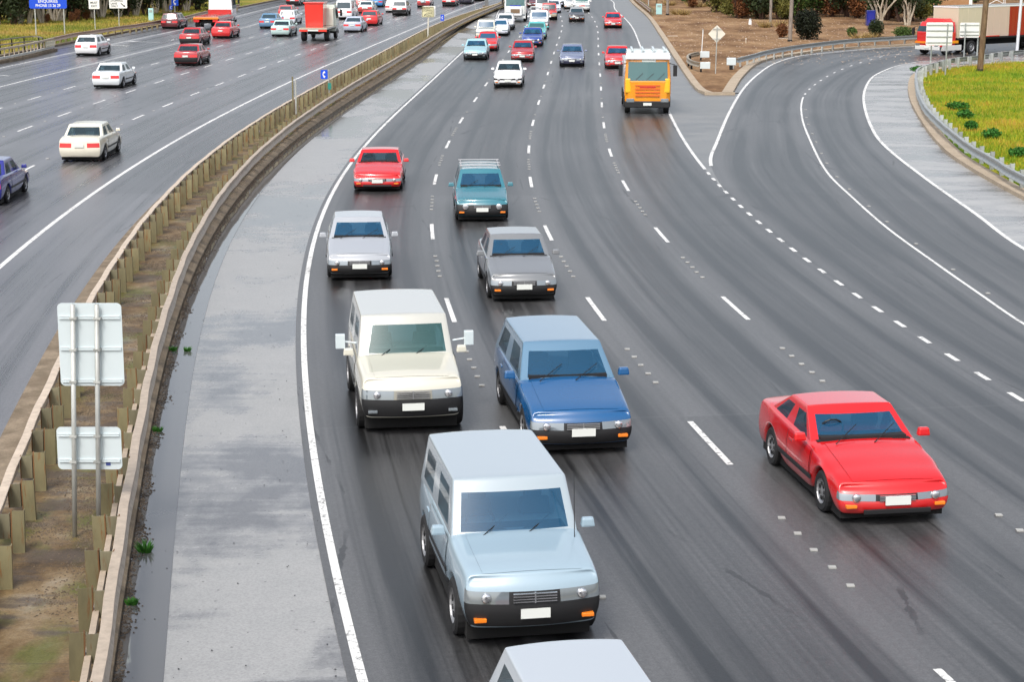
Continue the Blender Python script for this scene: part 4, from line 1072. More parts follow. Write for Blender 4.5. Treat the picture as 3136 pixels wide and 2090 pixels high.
# roadside rail and bridge parapet on the far left
kf = [FAR.pt(y, -26.6 - .0 * y) for y in ds(126, 205, 60)]
lv = [at(u, v, .75)[:2] for u, v in [(122, 86), (171, 75.5), (217, 69), (275, 60), (315, 55), (368, 46), (417, 39), (455, 29.5), (493, 21), (550, 9)]]
lp = smooth(lv, 60)
guardrail('guardrail', lp, 1, 'brown weathered guardrail along the grass verge of the far carriageway', (mat_metal_rail('weathered brown rail', (.50, .36, .27), .35), M['post'], M['spacer']), 1.9, .1, .75, .7)
pb = smooth([at(u, v, 1.05)[:2] for u, v in [(-60, 119), (0, 110.5), (60, 100), (122, 86)]], 40)
base = pb[0].copy(); root = empty('bridge_parapet', (base.x, base.y, 0), 0, 'yellowish two rail bridge parapet with slim balusters at the left edge', 'parapet')
lc = [p - Vector((base.x, base.y, 0)) for p in pb]
for nm, z, h_, w_ in (('top_rail', 1.05, .14, .16), ('lower_rail', .42, .14, .2)):
    m = MB(); solid_strip(m, offset(lc, -w_ / 2, 0), offset(lc, w_ / 2, 0), z - h_, z); m.build(nm, M['galv_dull'] if z < 1 else mat_metal_rail('cream parapet rail', (.62, .52, .38), .2), root)
for q in step_along(lc, 1.05):
    m = MB(); m.box(q.x, q.y, .45, .07, .09, .95); m.build('baluster', M['rail'], root)
m = MB(); e = lc[-8:]; solid_strip(m, offset(e, .10, 0), offset(e, .14, 0), .45, .90); m.build('slatted_panel', paint_mat((.42, .33, .06)), root)
m = MB(); solid_strip(m, offset(lc, -.3, 0), offset(lc, .3, 0), -.1, .2); m.build('plinth', M['kerb'], root)
pr = smooth([at(u, v, 1.2)[:2] for u, v in [(-50, 97), (0, 90), (75, 82), (98, 86)]], 20); base = pr[0].copy()
root = empty('handrail', (base.x, base.y, 0), 0, 'dark double handrail behind the parapet at the foot of the brown trunk', 'handrail')
lc = [p - Vector((base.x, base.y, 0)) for p in pr]
for z in (.75, 1.12):
    m = MB(); solid_strip(m, offset(lc, -.05, 0), offset(lc, .05, 0), z, z + .08); m.build('bar', mat_metal_rail('dark bar', (.30, .27, .25), .1), root)
for q in step_along(lc, 2.2):
    m = MB(); m.box(q.x, q.y, .6, .08, .08, 1.1); m.build('post', M['under'], root)

# ------------------------------------------------------------------ signs
def text(s, size, mat, parent, loc, rot, bold=.012, align='CENTER', name='lettering', sx=1.0):
    cu = bpy.data.curves.new('t', 'FONT'); cu.body = s; cu.size = size; cu.align_x = align; cu.align_y = 'CENTER'; cu.extrude = .004; cu.offset = bold * size
    o = bpy.data.objects.new('t', cu); COL.objects.link(o)
    me = bpy.data.meshes.new_from_object(o.evaluated_get(bpy.context.evaluated_depsgraph_get())); bpy.data.objects.remove(o); bpy.data.curves.remove(cu)
    me.materials.clear(); me.materials.append(mat); q = bpy.data.objects.new(name, me); COL.objects.link(q); q.parent = parent; q.location = loc; q.rotation_euler = rot; q.scale = (sx, 1, 1)
    return q
def rounded(m, cx, cz, w, h, r, y0, y1, mi=0, n=5):
    ring = []
    for (sx, sz, a0) in ((1, 1, 0), (-1, 1, 90), (-1, -1, 180), (1, -1, 270)):
        for i in range(n + 1):
            a = R(a0 + 90 * i / n); ring.append((cx + sx * (w / 2 - r) + r * math.cos(a), cz + sz * (h / 2 - r) + r * math.sin(a)))
    k = len(ring); vs = [(x, y0, z) for x, z in ring] + [(x, y1, z) for x, z in ring]
    m.add(vs, [tuple(range(k)), tuple(range(2 * k - 1, k - 1, -1))] + [(i, k + i, k + (i + 1) % k, (i + 1) % k) for i in range(k)], mi)
SB = principled('sign blue', (.006, .07, .62), .4); SW = principled('sign white', (.80, .80, .78), .4); SK = principled('sign black', (.01, .01, .01), .5)
SY = principled('pale yellow sign face', (.66, .62, .38), .45); SC = principled('pale cyan panel', (.40, .66, .66), .5)
FACE = (R(90), 0, 0)
def sign_root(name, u, v, label, z=.1, rz=0):
    b = at(u, v, z); return b, empty(name, b, rz, label, 'sign')
# big twin posted sign seen from behind
mid = at(198, 1235, .19); root = empty('road_sign', mid, 0, 'back of a tall two panel sign on twin steel posts in the median', 'sign')
def ux_(b, u, z): return (u - 1176.5) / 4400 * dist(b, z) - b.x
hm = lambda v: high(mid, v) - .19
Ht = hm(700)
for u0 in (170, 225):
    x0, x1 = ux_(mid, u0 + 1.5, .19), ux_(mid, u0 - 1.5, Ht); m = MB(); m.tube((x0, 0, -.1), (x1, 0, Ht), .036, n=14); m.build('post', M['galv_dull'], root, smooth_=True)
def panel(v0, v1, u0, u1, ribs, nm):
    z1, z0 = hm(v0), hm(v1); zc = (z0 + z1) / 2; a, c = ux_(mid, u0, zc), ux_(mid, u1, zc); w = c - a
    m = MB(); rounded(m, 0, 0, w, z1 - z0, .07, -.003, .003); o = m.build(nm, M['signback'], root); o.location = ((a + c) / 2, .085, zc)
    for v in ribs:
        r_ = MB(); r_.box(0, -.015, 0, w * .95, .02, .04); r_.box(0, -.028, .016, w * .95, .006, .010); r_.box(0, -.028, -.016, w * .95, .006, .010); q = r_.build('stiffener', M['signback'], o); q.location = (0, 0, hm(v) - zc)
        for u in (170, 225):
            c_ = MB(); c_.box(ux_(mid, u, hm(v)) - (a + c) / 2, -.08, 0, .10, .10, .03); q2 = c_.build('clamp', M['galv_dull'], o); q2.location = (0, 0, hm(v) - zc)
    return o
panel(699, 890, 134, 281, (732, 804, 878), 'upper_panel')
o = panel(985, 1083, 130, 278, (1003, 1062), 'lower_panel')
m = MB(); m.box(.27, -.008, -.24, .07, .004, .05); m.build('sticker', paint_mat((.02, .06, .30)), o)

def post_sign(name, u, v, label, W, faces, posts=((0,),), z=.1, r=.035, ht=None, back=False, mat=None):
    b = at(u, v, z); root = empty(name, b, 0, label, 'sign'); return b, root
def H_(b, v): return high(b, v) - b.z
def ux(b, u, z=1.8): return (u - 1176.5) / 4400 * dist(b, z) - b.x

# blue enquiries sign
b = at(114, 80.5, .1); root = empty('road_sign', b, 0, 'large blue sign with white enquiries phone number on two posts', 'sign')
for u in (81, 147):
    m = MB(); m.tube((ux(b, u), 0, -.1), (ux(b, u), 0, H_(b, -45)), .06, n=8); m.build('post', M['galv_dull'], root)
w = px2m(b, 86); zt, zb = H_(b, -50), H_(b, 19); cx = ux(b, 112)
m = MB(); rounded(m, cx, (zt + zb) / 2, w, zt - zb, .15, -.09, -.07); o = m.build('panel', SB, root)
m = MB(); rounded(m, cx, (zt + zb) / 2, w, zt - zb, .15, -.085, -.066); m.build('border', SW, root).scale = (1.0, 1, 1.0)
m = MB(); 
text('ENQUIRIES', .36, SW, root, (cx, -.095, H_(b, 2.5)), FACE); text('PHONE 13 26 29', .36, SW, root, (cx, -.095, H_(b, 12.3)), FACE, sx=.86)
# must exit
b = at(219, 68, .1); root = empty('road_sign', b, 0, 'narrow white MUST EXIT sign on one post', 'sign')
m = MB(); m.tube((0, 0, -.1), (0, 0, H_(b, -12)), .045, n=8); m.build('post', M['galv_dull'], root)
zt, zb = H_(b, -16), H_(b, 20); w = px2m(b, 24.5)
m = MB(); rounded(m, 0, (zt + zb) / 2, w, zt - zb, .07, -.07, -.05); m.build('panel', SW, root)
text('MUST', .27, SK, root, (0, -.075, H_(b, 5.8)), FACE); text('EXIT', .27, SK, root, (0, -.075, H_(b, 13.4)), FACE)
# stopping lane only
b = at(274, 60.5, .1); root = empty('road_sign', b, 0, 'wide white STOPPING LANE ONLY sign with a black arrow pointing down right', 'sign')
m = MB(); m.tube((0, 0, -.1), (0, 0, H_(b, -12)), .045, n=8); m.build('post', M['galv_dull'], root)
zt, zb = H_(b, -20), H_(b, 18.5); w = px2m(b, 41)
m = MB(); rounded(m, 0, (zt + zb) / 2, w, zt - zb, .07, -.07, -.05); m.build('panel', SW, root)
for s_, v in (('STOPPING', 1.2), ('LANE', 7.7), ('ONLY', 13.8)): text(s_, .26, SK, root, (-w / 2 + .14, -.075, H_(b, v)), FACE, align='LEFT')
def arrow_mesh(x0, z0, x1, z1, y, t=.04):
    m = MB(); d = Vector((x1 - x0, 0, z1 - z0)); L = d.length; d.normalize(); n = Vector((-d.z, 0, d.x)); p, q = Vector((x0, y, z0)), Vector((x1, y, z1)); e = q - d * t * 5
    m.add([p + n * t, p - n * t, e - n * t, e + n * t], [(0, 1, 2, 3)]); m.add([e + n * t * 2.6, e - n * t * 2.6, q], [(0, 1, 2)]); return m
arrow_mesh(w * .15, H_(b, 7), w * .40, H_(b, 15.5), -.076).build('arrow', SK, root)
# telephone signs
def handset(parent, cx, cz, s, y, mat=SW):
    m = MB(); pts = []
    for i in range(9):
        a = R(115 + 130 * i / 8); pts.append((cx + s * .42 + math.cos(a) * s * .62, cz + math.sin(a) * s * .52))
    for i, (p, q) in enumerate(zip(pts, pts[1:])):
        t = s * (.17 if i in (0, 1, 6, 7) else .09); d = Vector((q[0] - p[0], 0, q[1] - p[1])).normalized(); n = Vector((-d.z, 0, d.x)) * t
        P, Q = Vector((p[0], y, p[1])), Vector((q[0], y, q[1])); m.add([P + n, P - n, Q - n, Q + n], [(0, 1, 2, 3)])
    return m.build('handset_symbol', mat, parent)
def phone_sign(u, v, u0, u1, v0, v1, label, z=.19, r=.03, pole_u=None):
    b = at(u, v, z); root = empty('phone_sign', b, 0, label, 'sign')
    m = MB(); m.tube((0, 0, -.1), (0, 0, H_(b, v0 - 1)), r, n=8); m.build('post', M['galv_dull'], root)
    cx = ux(b, (u0 + u1) / 2); zc = (H_(b, v0) + H_(b, v1)) / 2; w = px2m(b, u1 - u0); h = H_(b, v0) - H_(b, v1)
    m = MB(); rounded(m, cx, zc, w, h, .04, -.07, -.05); m.build('panel', SB, root); handset(root, cx, zc, w * .8, -.074); return b, root
b, root = phone_sign(757, 238, 737, 753, 160, 181, 'blue square telephone sign on a post in the median, nearest of its kind')
cx = ux(b, 757); m = MB(); rounded(m, cx, (H_(b, 190) + H_(b, 205)) / 2, px2m(b, 8), H_(b, 190) - H_(b, 205), .02, -.07, -.05); m.build('number_tag', paint_mat((.02, .22, .18)), root)
b, root = phone_sign(1019, 64, 1012.5, 1020.5, 33, 47, 'small blue telephone sign in the median behind the pale yellow sign')
b, root = phone_sign(402, 29, 393.5, 409.5, -6, 12.5, 'upper blue telephone sign beside the roadside grass', .1, .06)
b, root = phone_sign(393, 31, 388.5, 396, 12, 21.5, 'smaller blue telephone sign just below left of the upper one', .1, .05)
# pale yellow sign
b = at(983, 86.6, .19); root = empty('road_sign', b, 0, 'pale yellow EMERGENCY STOPPING LANE ONLY sign rising from the median', 'sign')
m = MB(); m.tube((0, 0, -.1), (.12, 0, H_(b, 14)), .075, n=10); m.build('post', paint_mat((.62, .60, .52)), root)
zt, zb = H_(b, 14.5), H_(b, 39); w = px2m(b, 27.5); zc = (zt + zb) / 2; cx = ux(b, 983.5)
m = MB(); rounded(m, cx, zc, w, zt - zb, .05, -.10, -.08); m.build('panel', SY, root)
m = MB()
for dx, dz, sx_, sz_ in ((0, (zt - zb) / 2 - .04, w - .06, .025), (0, -(zt - zb) / 2 + .04, w - .06, .025)): m.box(cx + dx, -.102, zc + dz, sx_, .006, sz_)
for dx in (-1, 1): m.box(cx + dx * (w / 2 - .04), -.102, zc, .025, .006, zt - zb - .08)
m.build('border', SK, root)
m = MB(); rounded(m, cx + .12, zc + .05, w, zt - zb, .05, .07, .09); m.build('rear_panel', SW, root)
SG = principled('faded sign lettering', (.10, .10, .07), .6)
for s_, v, k in (('EMERGENCY', 18.6, .86), ('STOPPING', 24, .8), ('LANE', 29.5, .9), ('ONLY', 35, .9)): text(s_, .23, SG, root, (cx + w / 2 - .1, -.105, H_(b, v)), FACE, align='RIGHT', sx=k)
arrow_mesh(cx - .12, H_(b, 30.5), cx - w / 2 + .16, H_(b, 36.2), -.106, .03).build('arrow', SG, root)
# pillar, thin posts in the median
b = at(1118, 17, .19); m = MB(); root = empty('gantry_pillar', b, 0, 'grey square pillar standing in the median at the top of the photo', 'pillar')
m.box(0, 0, 3, .95 * px2m(b, 9), .6, 6.2); m.build('shaft', mat_concrete('grey pillar paint', (.15, .15, .15), (.19, .19, .19), 2), root, bevel=.04)
m = MB(); m.box(0, 0, .1, .9, .9, .3); m.build('footing', M['kerb'], root)
b = at(1092, 32, .19); root = empty('median_post', b, 0, 'thin pale post in the median left of the grey pillar', 'post'); m = MB(); m.tube((0, 0, 0), (0, 0, H_(b, 9)), .035, n=6); m.box(0, 0, H_(b, 9), .08, .03, .15); m.build('pole', M['galv'], root)
m = MB(); m.box(0, 0, .08, .4, .3, .2); m.build('foot', M['rail'], root)
for u, v0, lab in ((673, 178, 'left slim rusty stake of a close pair in the median'), (679.5, 184, 'right slim galvanised stake of a close pair in the median')):
    b = at(u + 1, 262, .19); root = empty('median_stake', b, 0, lab, 'post')
    m = MB(); m.box(0, 0, H_(b, v0) / 2, .08, .05, H_(b, v0) + .1); m.build('stake', M['post'] if u < 675 else M['galv_dull'], root)
    m = MB(); m.tube((0, -.03, H_(b, v0 + 8)), (0, .06, H_(b, v0 + 8)), .02, n=5); m.build('bolt', M['galv'], root)
# diamond sign
b = at(1644, 169, .1); root = empty('warning_sign', b, 0, 'pale back of a diamond shaped warning sign on the dirt tip', 'sign')
m = MB(); m.tube((0, 0, -.1), (.05, 0, H_(b, 62)), .035, n=8); m.build('post', M['galv_dull'], root)
s2 = px2m(b, 28.5); m = MB(); rounded(m, 0, 0, s2, s2, .06, -.003, .003); o = m.build('panel', principled('pale cream sign back', (.70, .66, .56), .4), root); o.location = (.04, .05, H_(b, 77.5)); o.rotation_euler = (0, R(45), 0)
for v in (66, 89):
    m = MB(); m.box(.04, -.0, H_(b, v), .56, .03, .03); m.build('stiffener', M['galv'], root)
b = at(1611, 138, .1); root = empty('marker_pole', b, 0, 'thin white pole leaning slightly beside the rounded rail loop', 'pole'); m = MB(); m.tube((0, 0, -.1), (.1, 0, H_(b, 67)), .03, n=6); m.build('pole', SW, root); m = MB(); m.tube((.1, 0, H_(b, 69)), (.1, 0, H_(b, 66.4)), .035, n=6); m.build('cap', M['galv'], root)
# backs of two signs on the grass
def back_sign(label, ub, vb, posts, u0, u1, v0, v1, ribs):
    b = at(ub, vb, .09); root = empty('road_sign', b, 0, label, 'sign')
    for pu, pv in posts:
        q = at(pu, pv, .09) - b; m = MB(); m.tube((q.x, q.y, -.1), (q.x + .02, q.y, H_(b, v0 + 1)), .05, n=8); m.build('post', M['galv'], root)
    w = px2m(b, u1 - u0); zt, zb = H_(b, v0), H_(b, v1); cx = ux(b, (u0 + u1) / 2)
    m = MB(); rounded(m, 0, 0, w, zt - zb, .08, -.004, .004); o = m.build('panel', principled('white sign back', (.74, .74, .72), .4), root); o.location = (cx, .09, (zt + zb) / 2)
    for v in ribs:
        m = MB(); m.box(cx, .06, H_(b, v), w * .97, .04, .05); m.build('stiffener', M['galv'], root)
back_sign('larger white sign back with four grey ribs on the grass by the ramp', 2153, 169, ((2137, 167), (2172, 172.5)), 2127.5, 2188, 51, 104, (57, 70, 84, 97))
back_sign('smaller white sign back beside the brown timber pole', 2231, 144, ((2214, 144.6), (2244, 143)), 2205.5, 2250, 51.5, 86, (57, 72, 80))

# poles
def pole(name, u, v, r0, r1, H, mat, label, cat, lean=0, z=.1, base=None):
    b = at(u, v, z); root = empty(name, b, 0, label, cat); m = MB(); n = 10
    for k in range(4): m.tube((lean * k / 4, 0, -.1 + H * k / 4), (lean * (k + 1) / 4, 0, -.1 + H * (k + 1) / 4), r0 + (r1 - r0) * k / 4, r0 + (r1 - r0) * (k + 1) / 4, 12, 0, False)
    m.build('shaft', mat, root, smooth_=True)
    m = MB(); m.lathe([(r0 * 1.02, .0), (r0 * 1.25, .0), (r0 * 1.2, .12), (r0 * 1.0, .16)], (0, 0, -.02), 'z', 12); m.build('collar', base or M['under'], root)
    return root
TIMB = mat_bark('timber pole', (.10, .06, .035), (.22, .15, .09)); TGREY = mat_bark('grey timber pole', (.17, .14, .12), (.30, .26, .22))
pole('timber_pole', 2251.6, 163, .20, .17, 9.5, TIMB, 'thick brown timber pole on the grass in front of the semi trailer', 'pole', .35)
pole('lamp_post', 2336, 125, .12, .09, 10, principled('white pole paint', (.70, .72, .76), .4, .2), 'white steel lamp post at the right edge before the semi trailer', 'lamp post', .3)
pole('timber_pole', 1815, 94.7, .17, .15, 9, TGREY, 'grey timber pole with dark foot on the dirt left of the round dark bush', 'pole', .15)
pole('timber_pole', 1770, 61, .14, .12, 9, TGREY, 'grey timber pole at the tree edge, farther left than the one by the dark bush', 'pole')
pole('timber_pole', 1533.7, 34, .17, .15, 9, TGREY, 'grey timber pole right of the pale green panel', 'pole')
pole('steel_post', 1490, 26, .07, .06, 7, M['galv_dull'], 'thin grey steel post left of the pale green panel', 'post')
pole('steel_post', 1508.5, 10, .10, .09, 7, TIMB, 'dark post directly behind the pale green panel', 'post')
pole('steel_post', 374.5, 32, .045, .04, 6, TGREY, 'thin brown post behind the maroon station wagon', 'post')
for u, v0, v1, u0, u1, lab, nm in ((1514, 8, 32.5, 1507, 1520.7, 'pale green upright panel on the dirt by the brown guardrail', 'utility_cabinet'), (347.6, 18.5, 47, 342, 353.5, 'pale cyan roadside cabinet on the grass verge', 'utility_cabinet')):
    b = at(u, v1, .1); root = empty(nm, b, 0, lab, 'cabinet'); w = px2m(b, u1 - u0); h = H_(b, v0)
    m = MB(); m.box(0, 0, h / 2, w, .25, h); m.build('case', SC, root, bevel=.03); m = MB(); m.box(0, -.135, h * .78, w * .6, .02, h * .2); m.build('door_plate', paint_mat((.35, .42, .40)), root)
b = at(1723.7, 56, .1); root = empty('bollard', b, 0, 'short white bollard on the dirt before the trees', 'bollard'); m = MB(); m.lathe([(.0, .02), (.17, .0), (.15, .3), (.13, .40), (.13, H_(b, 43)), (0, H_(b, 43) + .03)], (0, 0, 0), 'z', 12); m.build('shaft', SW, root)
m = MB(); m.lathe([(.135, .5), (.14, .5), (.14, .56), (.135, .56)], (0, 0, 0), 'z', 12); m.build('band', M['galv_dull'], root)
b = at(1714, 99, .1); root = empty('marker_stake', b, 0, 'thin pale stake standing alone on the bare dirt', 'stake'); m = MB(); m.box(0, 0, H_(b, 87) / 2, .07, .05, H_(b, 87)); m.build('stake', paint_mat((.6, .5, .38)), root)
m = MB(); m.box(0, 0, H_(b, 87) - .05, .075, .055, .08); m.build('cap', SW, root)
# far wall and lattice gantry behind the trailer
b = at(2200, 22, .0); root = empty('boundary_wall', b, 0, 'orange brown wall with white coping behind the trees at the upper right', 'wall')
m = MB(); m.box(-1.2, 0, .7, 5.0, .3, 1.6); m.build('wall', mat_concrete('orange wall', (.35, .17, .07), (.42, .24, .12), 1), root); m = MB(); m.box(-1.2, 0, 1.56, 5.2, .42, .16); m.build('coping', SW, root)
m = MB(); m.box(1.5, 0, .9, .4, .4, 1.9); m.build('pier', SW, root)
for k in range(3):
    pass
b = at(2296, 15, 0); root = empty('lattice_gantry', b, 0, 'white steel lattice frame rising beyond the semi trailer', 'gantry')
m = MB()
for x in (-1.5, .6): 
    for y in (-.4, .4): m.tube((x, y, 0), (x, y, 6), .05, n=5)
for k in range(5):
    z = .3 + k * 1.1
    m.tube((-1.5, -.4, z), (.6, -.4, z + 1.1), .04, n=5); m.tube((.6, -.4, z), (-1.5, -.4, z + 1.1), .04, n=5)
m.build('truss', SW, root); m = MB()
for x in (-1.5, .6): m.box(x, 0, .1, .5, 1.2, .3)
m.build('footing', M['kerb'], root)
b = at(1999, 58, .1); root = empty('storage_box', b, 0, 'deep blue box half hidden between the trees right of the dark round bush', 'box')
m = MB(); m.box(0, 0, .75, .9, .9, 1.5, 0, None, .96); m.build('cabin', paint_mat((.006, .015, .20)), root, bevel=.06); m = MB(); m.box(0, -.46, .7, .6, .03, 1.2); m.build('door', paint_mat((.01, .02, .26)), root)

# ------------------------------------------------------------------ vegetation
def leaf_cloud(rng, lobes, n, s, flat=.5):
    m = MB(); V = []; F = []
    tot = sum(l[3] * l[4] * l[5] for l in lobes)
    for (cx, cy, cz, rx, ry, rz) in lobes:
        k = int(n * rx * ry * rz / tot)
        a = rng.normal(size=(k, 3)); a /= np.linalg.norm(a, axis=1)[:, None]; r = rng.random(k) ** .45
        # clumps: radius modulated in a few directions
        dirs = rng.normal(size=(7, 3)); dirs /= np.linalg.norm(dirs, axis=1)[:, None]
        mod = 1 + .28 * np.max(a @ dirs.T, axis=1) - .22 * np.abs(np.sin(a[:, 0] * 7 + a[:, 2] * 5))
        P = a * (r * mod)[:, None] * [rx, ry, rz] + [cx, cy, cz]
        d1 = rng.normal(size=(k, 3)); d1 /= np.linalg.norm(d1, axis=1)[:, None]; d2 = np.cross(d1, rng.normal(size=(k, 3))); d2 /= np.linalg.norm(d2, axis=1)[:, None]
        sz = s * (.6 + .8 * rng.random(k))[:, None]
        Q = np.stack([P - d1 * sz, P - d2 * sz * flat, P + d1 * sz, P + d2 * sz * flat], axis=1).reshape(-1, 3)
        m.add(Q.tolist(), [(4 * i, 4 * i + 1, 4 * i + 2, 4 * i + 3) for i in range(k)])
    return m
def make_tree(seed, h, spread, low, n, leaf, barks, stems=3, s=.16):
    rng = np.random.default_rng(seed); rr = random.Random(seed)
    root = empty('tree', (0, 0, 0))
    lobes = []
    for i in range(rr.randint(5, 8)):
        a = rr.uniform(0, 6.28); d = rr.uniform(.1, .75) * spread; z = rr.uniform(low + .5, h * .9)
        lobes.append((math.cos(a) * d, math.sin(a) * d, z, spread * rr.uniform(.35, .6), spread * rr.uniform(.35, .6), h * rr.uniform(.12, .24)))
    lobes.append((0, 0, (h + low) / 2, spread * .6, spread * .6, (h - low) * .42))
    m = leaf_cloud(rng, lobes, n, s); m.build('crown', leaf, root, recalc=False)
    m = MB()
    for k in range(stems):
        a = rr.uniform(0, 6.28); q = Vector((math.cos(a) * .15, math.sin(a) * .15, -.2)); r = h * .022 + .03; dirv = Vector((math.cos(a) * rr.uniform(.1, .35), math.sin(a) * .3, 1)).normalized()
        for j in range(6):
            e = q + dirv * (h * .15); m.tube(q, e, r, r * .8, 7, 0, False)
            if j >= 1:
                b2 = (dirv + Vector((rr.uniform(-.9, .9), rr.uniform(-.9, .9), .25))).normalized(); m.tube(e, e + b2 * h * .16, r * .5, r * .2, 5, 0, False)
            q = e; r *= .8; dirv = (dirv + Vector((rr.uniform(-.25, .25), rr.uniform(-.25, .25), 0))).normalized()
    m.build('trunk', barks, root, smooth_=True)
    return root
LD = mat_leaf('dark wattle leaves', (.008, .014, .004), (.035, .052, .014)); LG = mat_leaf('mid green leaves', (.02, .045, .008), (.09, .15, .03))
LO = mat_leaf('olive leaves', (.04, .05, .01), (.19, .17, .035)); LR = mat_leaf('rust brown dying leaves', (.05, .02, .008), (.24, .09, .03))
BP = mat_bark('pale eucalypt bark', (.30, .25, .19), (.62, .55, .44)); BD = mat_bark('dark bark', (.035, .02, .015), (.10, .06, .045))
protos = {}
def tree(kind, loc, rz, sc, label, group, idx=0):
    key = (kind, idx % 3)
    first = key not in protos
    if first:
        sd = {'dark': 10, 'pale': 20, 'olive': 30, 'rust': 40, 'green': 50}[kind] + idx % 3
        args = dict(dark=(6.5, 2.3, .5, 3600, LD, BD, 3, .15), pale=(6.5, 2.2, 2.4, 2600, LD, BP, 5, .14), olive=(5.0, 1.9, .2, 3600, LO, BD, 3, .13), rust=(4.6, 1.7, .2, 3200, LR, BD, 4, .12), green=(5.0, 2.0, .1, 3800, LG, BD, 3, .13))[kind]
        protos[key] = make_tree(sd, *args)
    o = protos[key] if first else copy_tree(protos[key])
    o.location = (loc[0], loc[1], .1); o.rotation_euler = (0, 0, rz); o.scale = (sc * rnd.uniform(.9, 1.12), sc * rnd.uniform(.9, 1.12), sc)
    tag(o, label, 'tree', group); return o
GL = 'dark trees behind the verge of the far carriageway'; GR = 'trees beyond the bare dirt'
KL = {'dark': 'dense dark leafed tree at the back of the left grass verge', 'pale': 'dark tree with several pale bare stems at the back of the left grass verge', 'rust': 'rust brown shrubby tree at the back of the left grass verge'}
KR = {'dark': 'dense dark tree beyond the bare dirt on the right', 'olive': 'olive yellow leafed tree beyond the bare dirt on the right', 'rust': 'rust brown tree with dying leaves beyond the bare dirt', 'green': 'mid green bushy tree beyond the bare dirt', 'pale': 'dark tree with pale forked stems beyond the bare dirt'}
i = 0
for u in range(-120, 900, 24):
    for row in range(2):
        v = 57 - max(0, (u - 60)) * .085 + (-9 if row else 0) + rnd.uniform(-2, 2)
        if v < -8: v = -8 + rnd.uniform(-3, 0)
        k = ('pale' if rnd.random() < .62 else 'dark') if not row else 'dark'
        b = at(u + rnd.uniform(-9, 9) , v); 
        if u > 470: b = at(u, v) + Vector((-6, 26, 0))
        tree(k, b, rnd.uniform(0, 6.3), rnd.uniform(.85, 1.15), KL[k], GL, i); i += 1
for u, v in ((178, 52), (165, 54), (322, 24), (200, 48), (110, 55), (290, 30)):
    tree('rust', at(u, v), rnd.uniform(0, 6), rnd.uniform(.22, .32), 'small rust brown shrub at the foot of the dark trees on the left verge', 'rust brown shrubs on the left verge', i); i += 1
spots = [(1650, 30, 'olive', 1), (1672, 34, 'olive', .8), (1690, 42, 'olive', .7), (1700, 44, 'rust', .8), (1712, 40, 'green', .9), (1726, 30, 'rust', .9), (1742, 44, 'rust', .75), (1752, 46, 'dark', .8), (1790, 46, 'olive', .8), (1803, 40, 'dark', 1), (1830, 44, 'green', .85),
         (1845, 30, 'olive', .9), (1870, 36, 'green', .9), (1892, 32, 'rust', .8), (1915, 40, 'rust', .9), (1930, 34, 'dark', 1.1), (1950, 40, 'dark', 1), (1968, 44, 'rust', .9), (2020, 60, 'pale', .8), (2035, 48, 'dark', 1), (2052, 44, 'rust', .9), (2070, 52, 'dark', .9), (2085, 60, 'pale', .7), (2100, 50, 'olive', .8), (2120, 46, 'green', .8), (2010, 30, 'dark', 1.1), (1975, 26, 'dark', 1.1), (2140, 38, 'dark', .8),
         (1620, 8, 'dark', .7), (1590, 19, 'rust', .55), (1575, 8, 'green', .6), (1602, 2, 'green', .6), (1560, 1, 'dark', .6), (1640, 12, 'dark', .9), (1780, 30, 'dark', 1), (1735, 22, 'dark', 1.1), (1700, 24, 'green', .9), (1765, 20, 'dark', 1.1), (1820, 18, 'dark', 1.1), (1860, 16, 'dark', 1.1), (1900, 14, 'dark', 1.1), (1950, 14, 'dark', 1.2), (2055, 22, 'dark', 1.1), (2100, 20, 'dark', 1.1), (2215, 3, 'dark', .8), (2240, 8, 'green', .6), (2180, 1, 'dark', .8), (2330, 0, 'dark', .9), (2270, -4, 'dark', .8),
         (1520, -10, 'green', .6), (1660, -5, 'dark', 1), (2150, 10, 'dark', .9), (2120, 28, 'pale', .9)]
for u, v, k, s_ in spots: tree(k, at(u, v), rnd.uniform(0, 6.3), s_ * 1.2, KR[k], GR, i); i += 1
for k in range(46):
    x = 8 + k * 5.2 + rnd.uniform(-2, 2); kk = rnd.choice(['dark', 'dark', 'green', 'rust', 'olive']); tree(kk, (x + 22, 285 + rnd.uniform(-12, 16), 0), rnd.uniform(0, 6), rnd.uniform(1, 1.5), KR[kk], GR, i); i += 1
# shrubs
def shrub(u, v, r, h, leaf, label, cat, seed, z=.1, group=None, s=.08, n=1500, name='shrub'):
    b = at(u, v, z); rng = np.random.default_rng(seed); o = empty(name, b, 0, label, cat, group)
    lob = [(0, 0, h * .5, r * .9, r * .9, h * .5)] + [(rng.uniform(-.4, .4) * r, rng.uniform(-.4, .4) * r, h * rng.uniform(.35, .7), r * .55, r * .55, h * .35) for _ in range(4)]
    leaf_cloud(rng, lob, n, s).build('foliage', leaf, o, recalc=False)
    m = MB()
    for k in range(4): m.tube((0, 0, -.05), (rng.uniform(-.5, .5) * r, rng.uniform(-.5, .5) * r, h * .7), .03 * h, .01, 5)
    m.build('stem', BD, o); return o
shrub(1855, 90, 1.35, 2.5, mat_leaf('near black leaves', (.004, .006, .003), (.016, .022, .008)), 'round near black bush right of the grey timber pole', 'bush', 3, n=7000, s=.09)
shrub(1797, 86, .55, 1.2, LR, 'rust brown bush hugging the left of the round near black bush', 'bush', 5, n=1800)
shrub(2012, 84, .8, 1.5, LD, 'dark bush under the forked pale tree beyond the dirt', 'bush', 6, n=2500)
shrub(1958, 84, .5, .8, LG, 'low green bush behind the ramp guardrail', 'bush', 7)
shrub(2076, 87, 1.0, 1.0, LG, 'low spreading green bush by the ramp guardrail near the truck cab', 'bush', 8, n=2200)
STRAW = mat_leaf('straw blades', (.20, .13, .04), (.50, .36, .13))
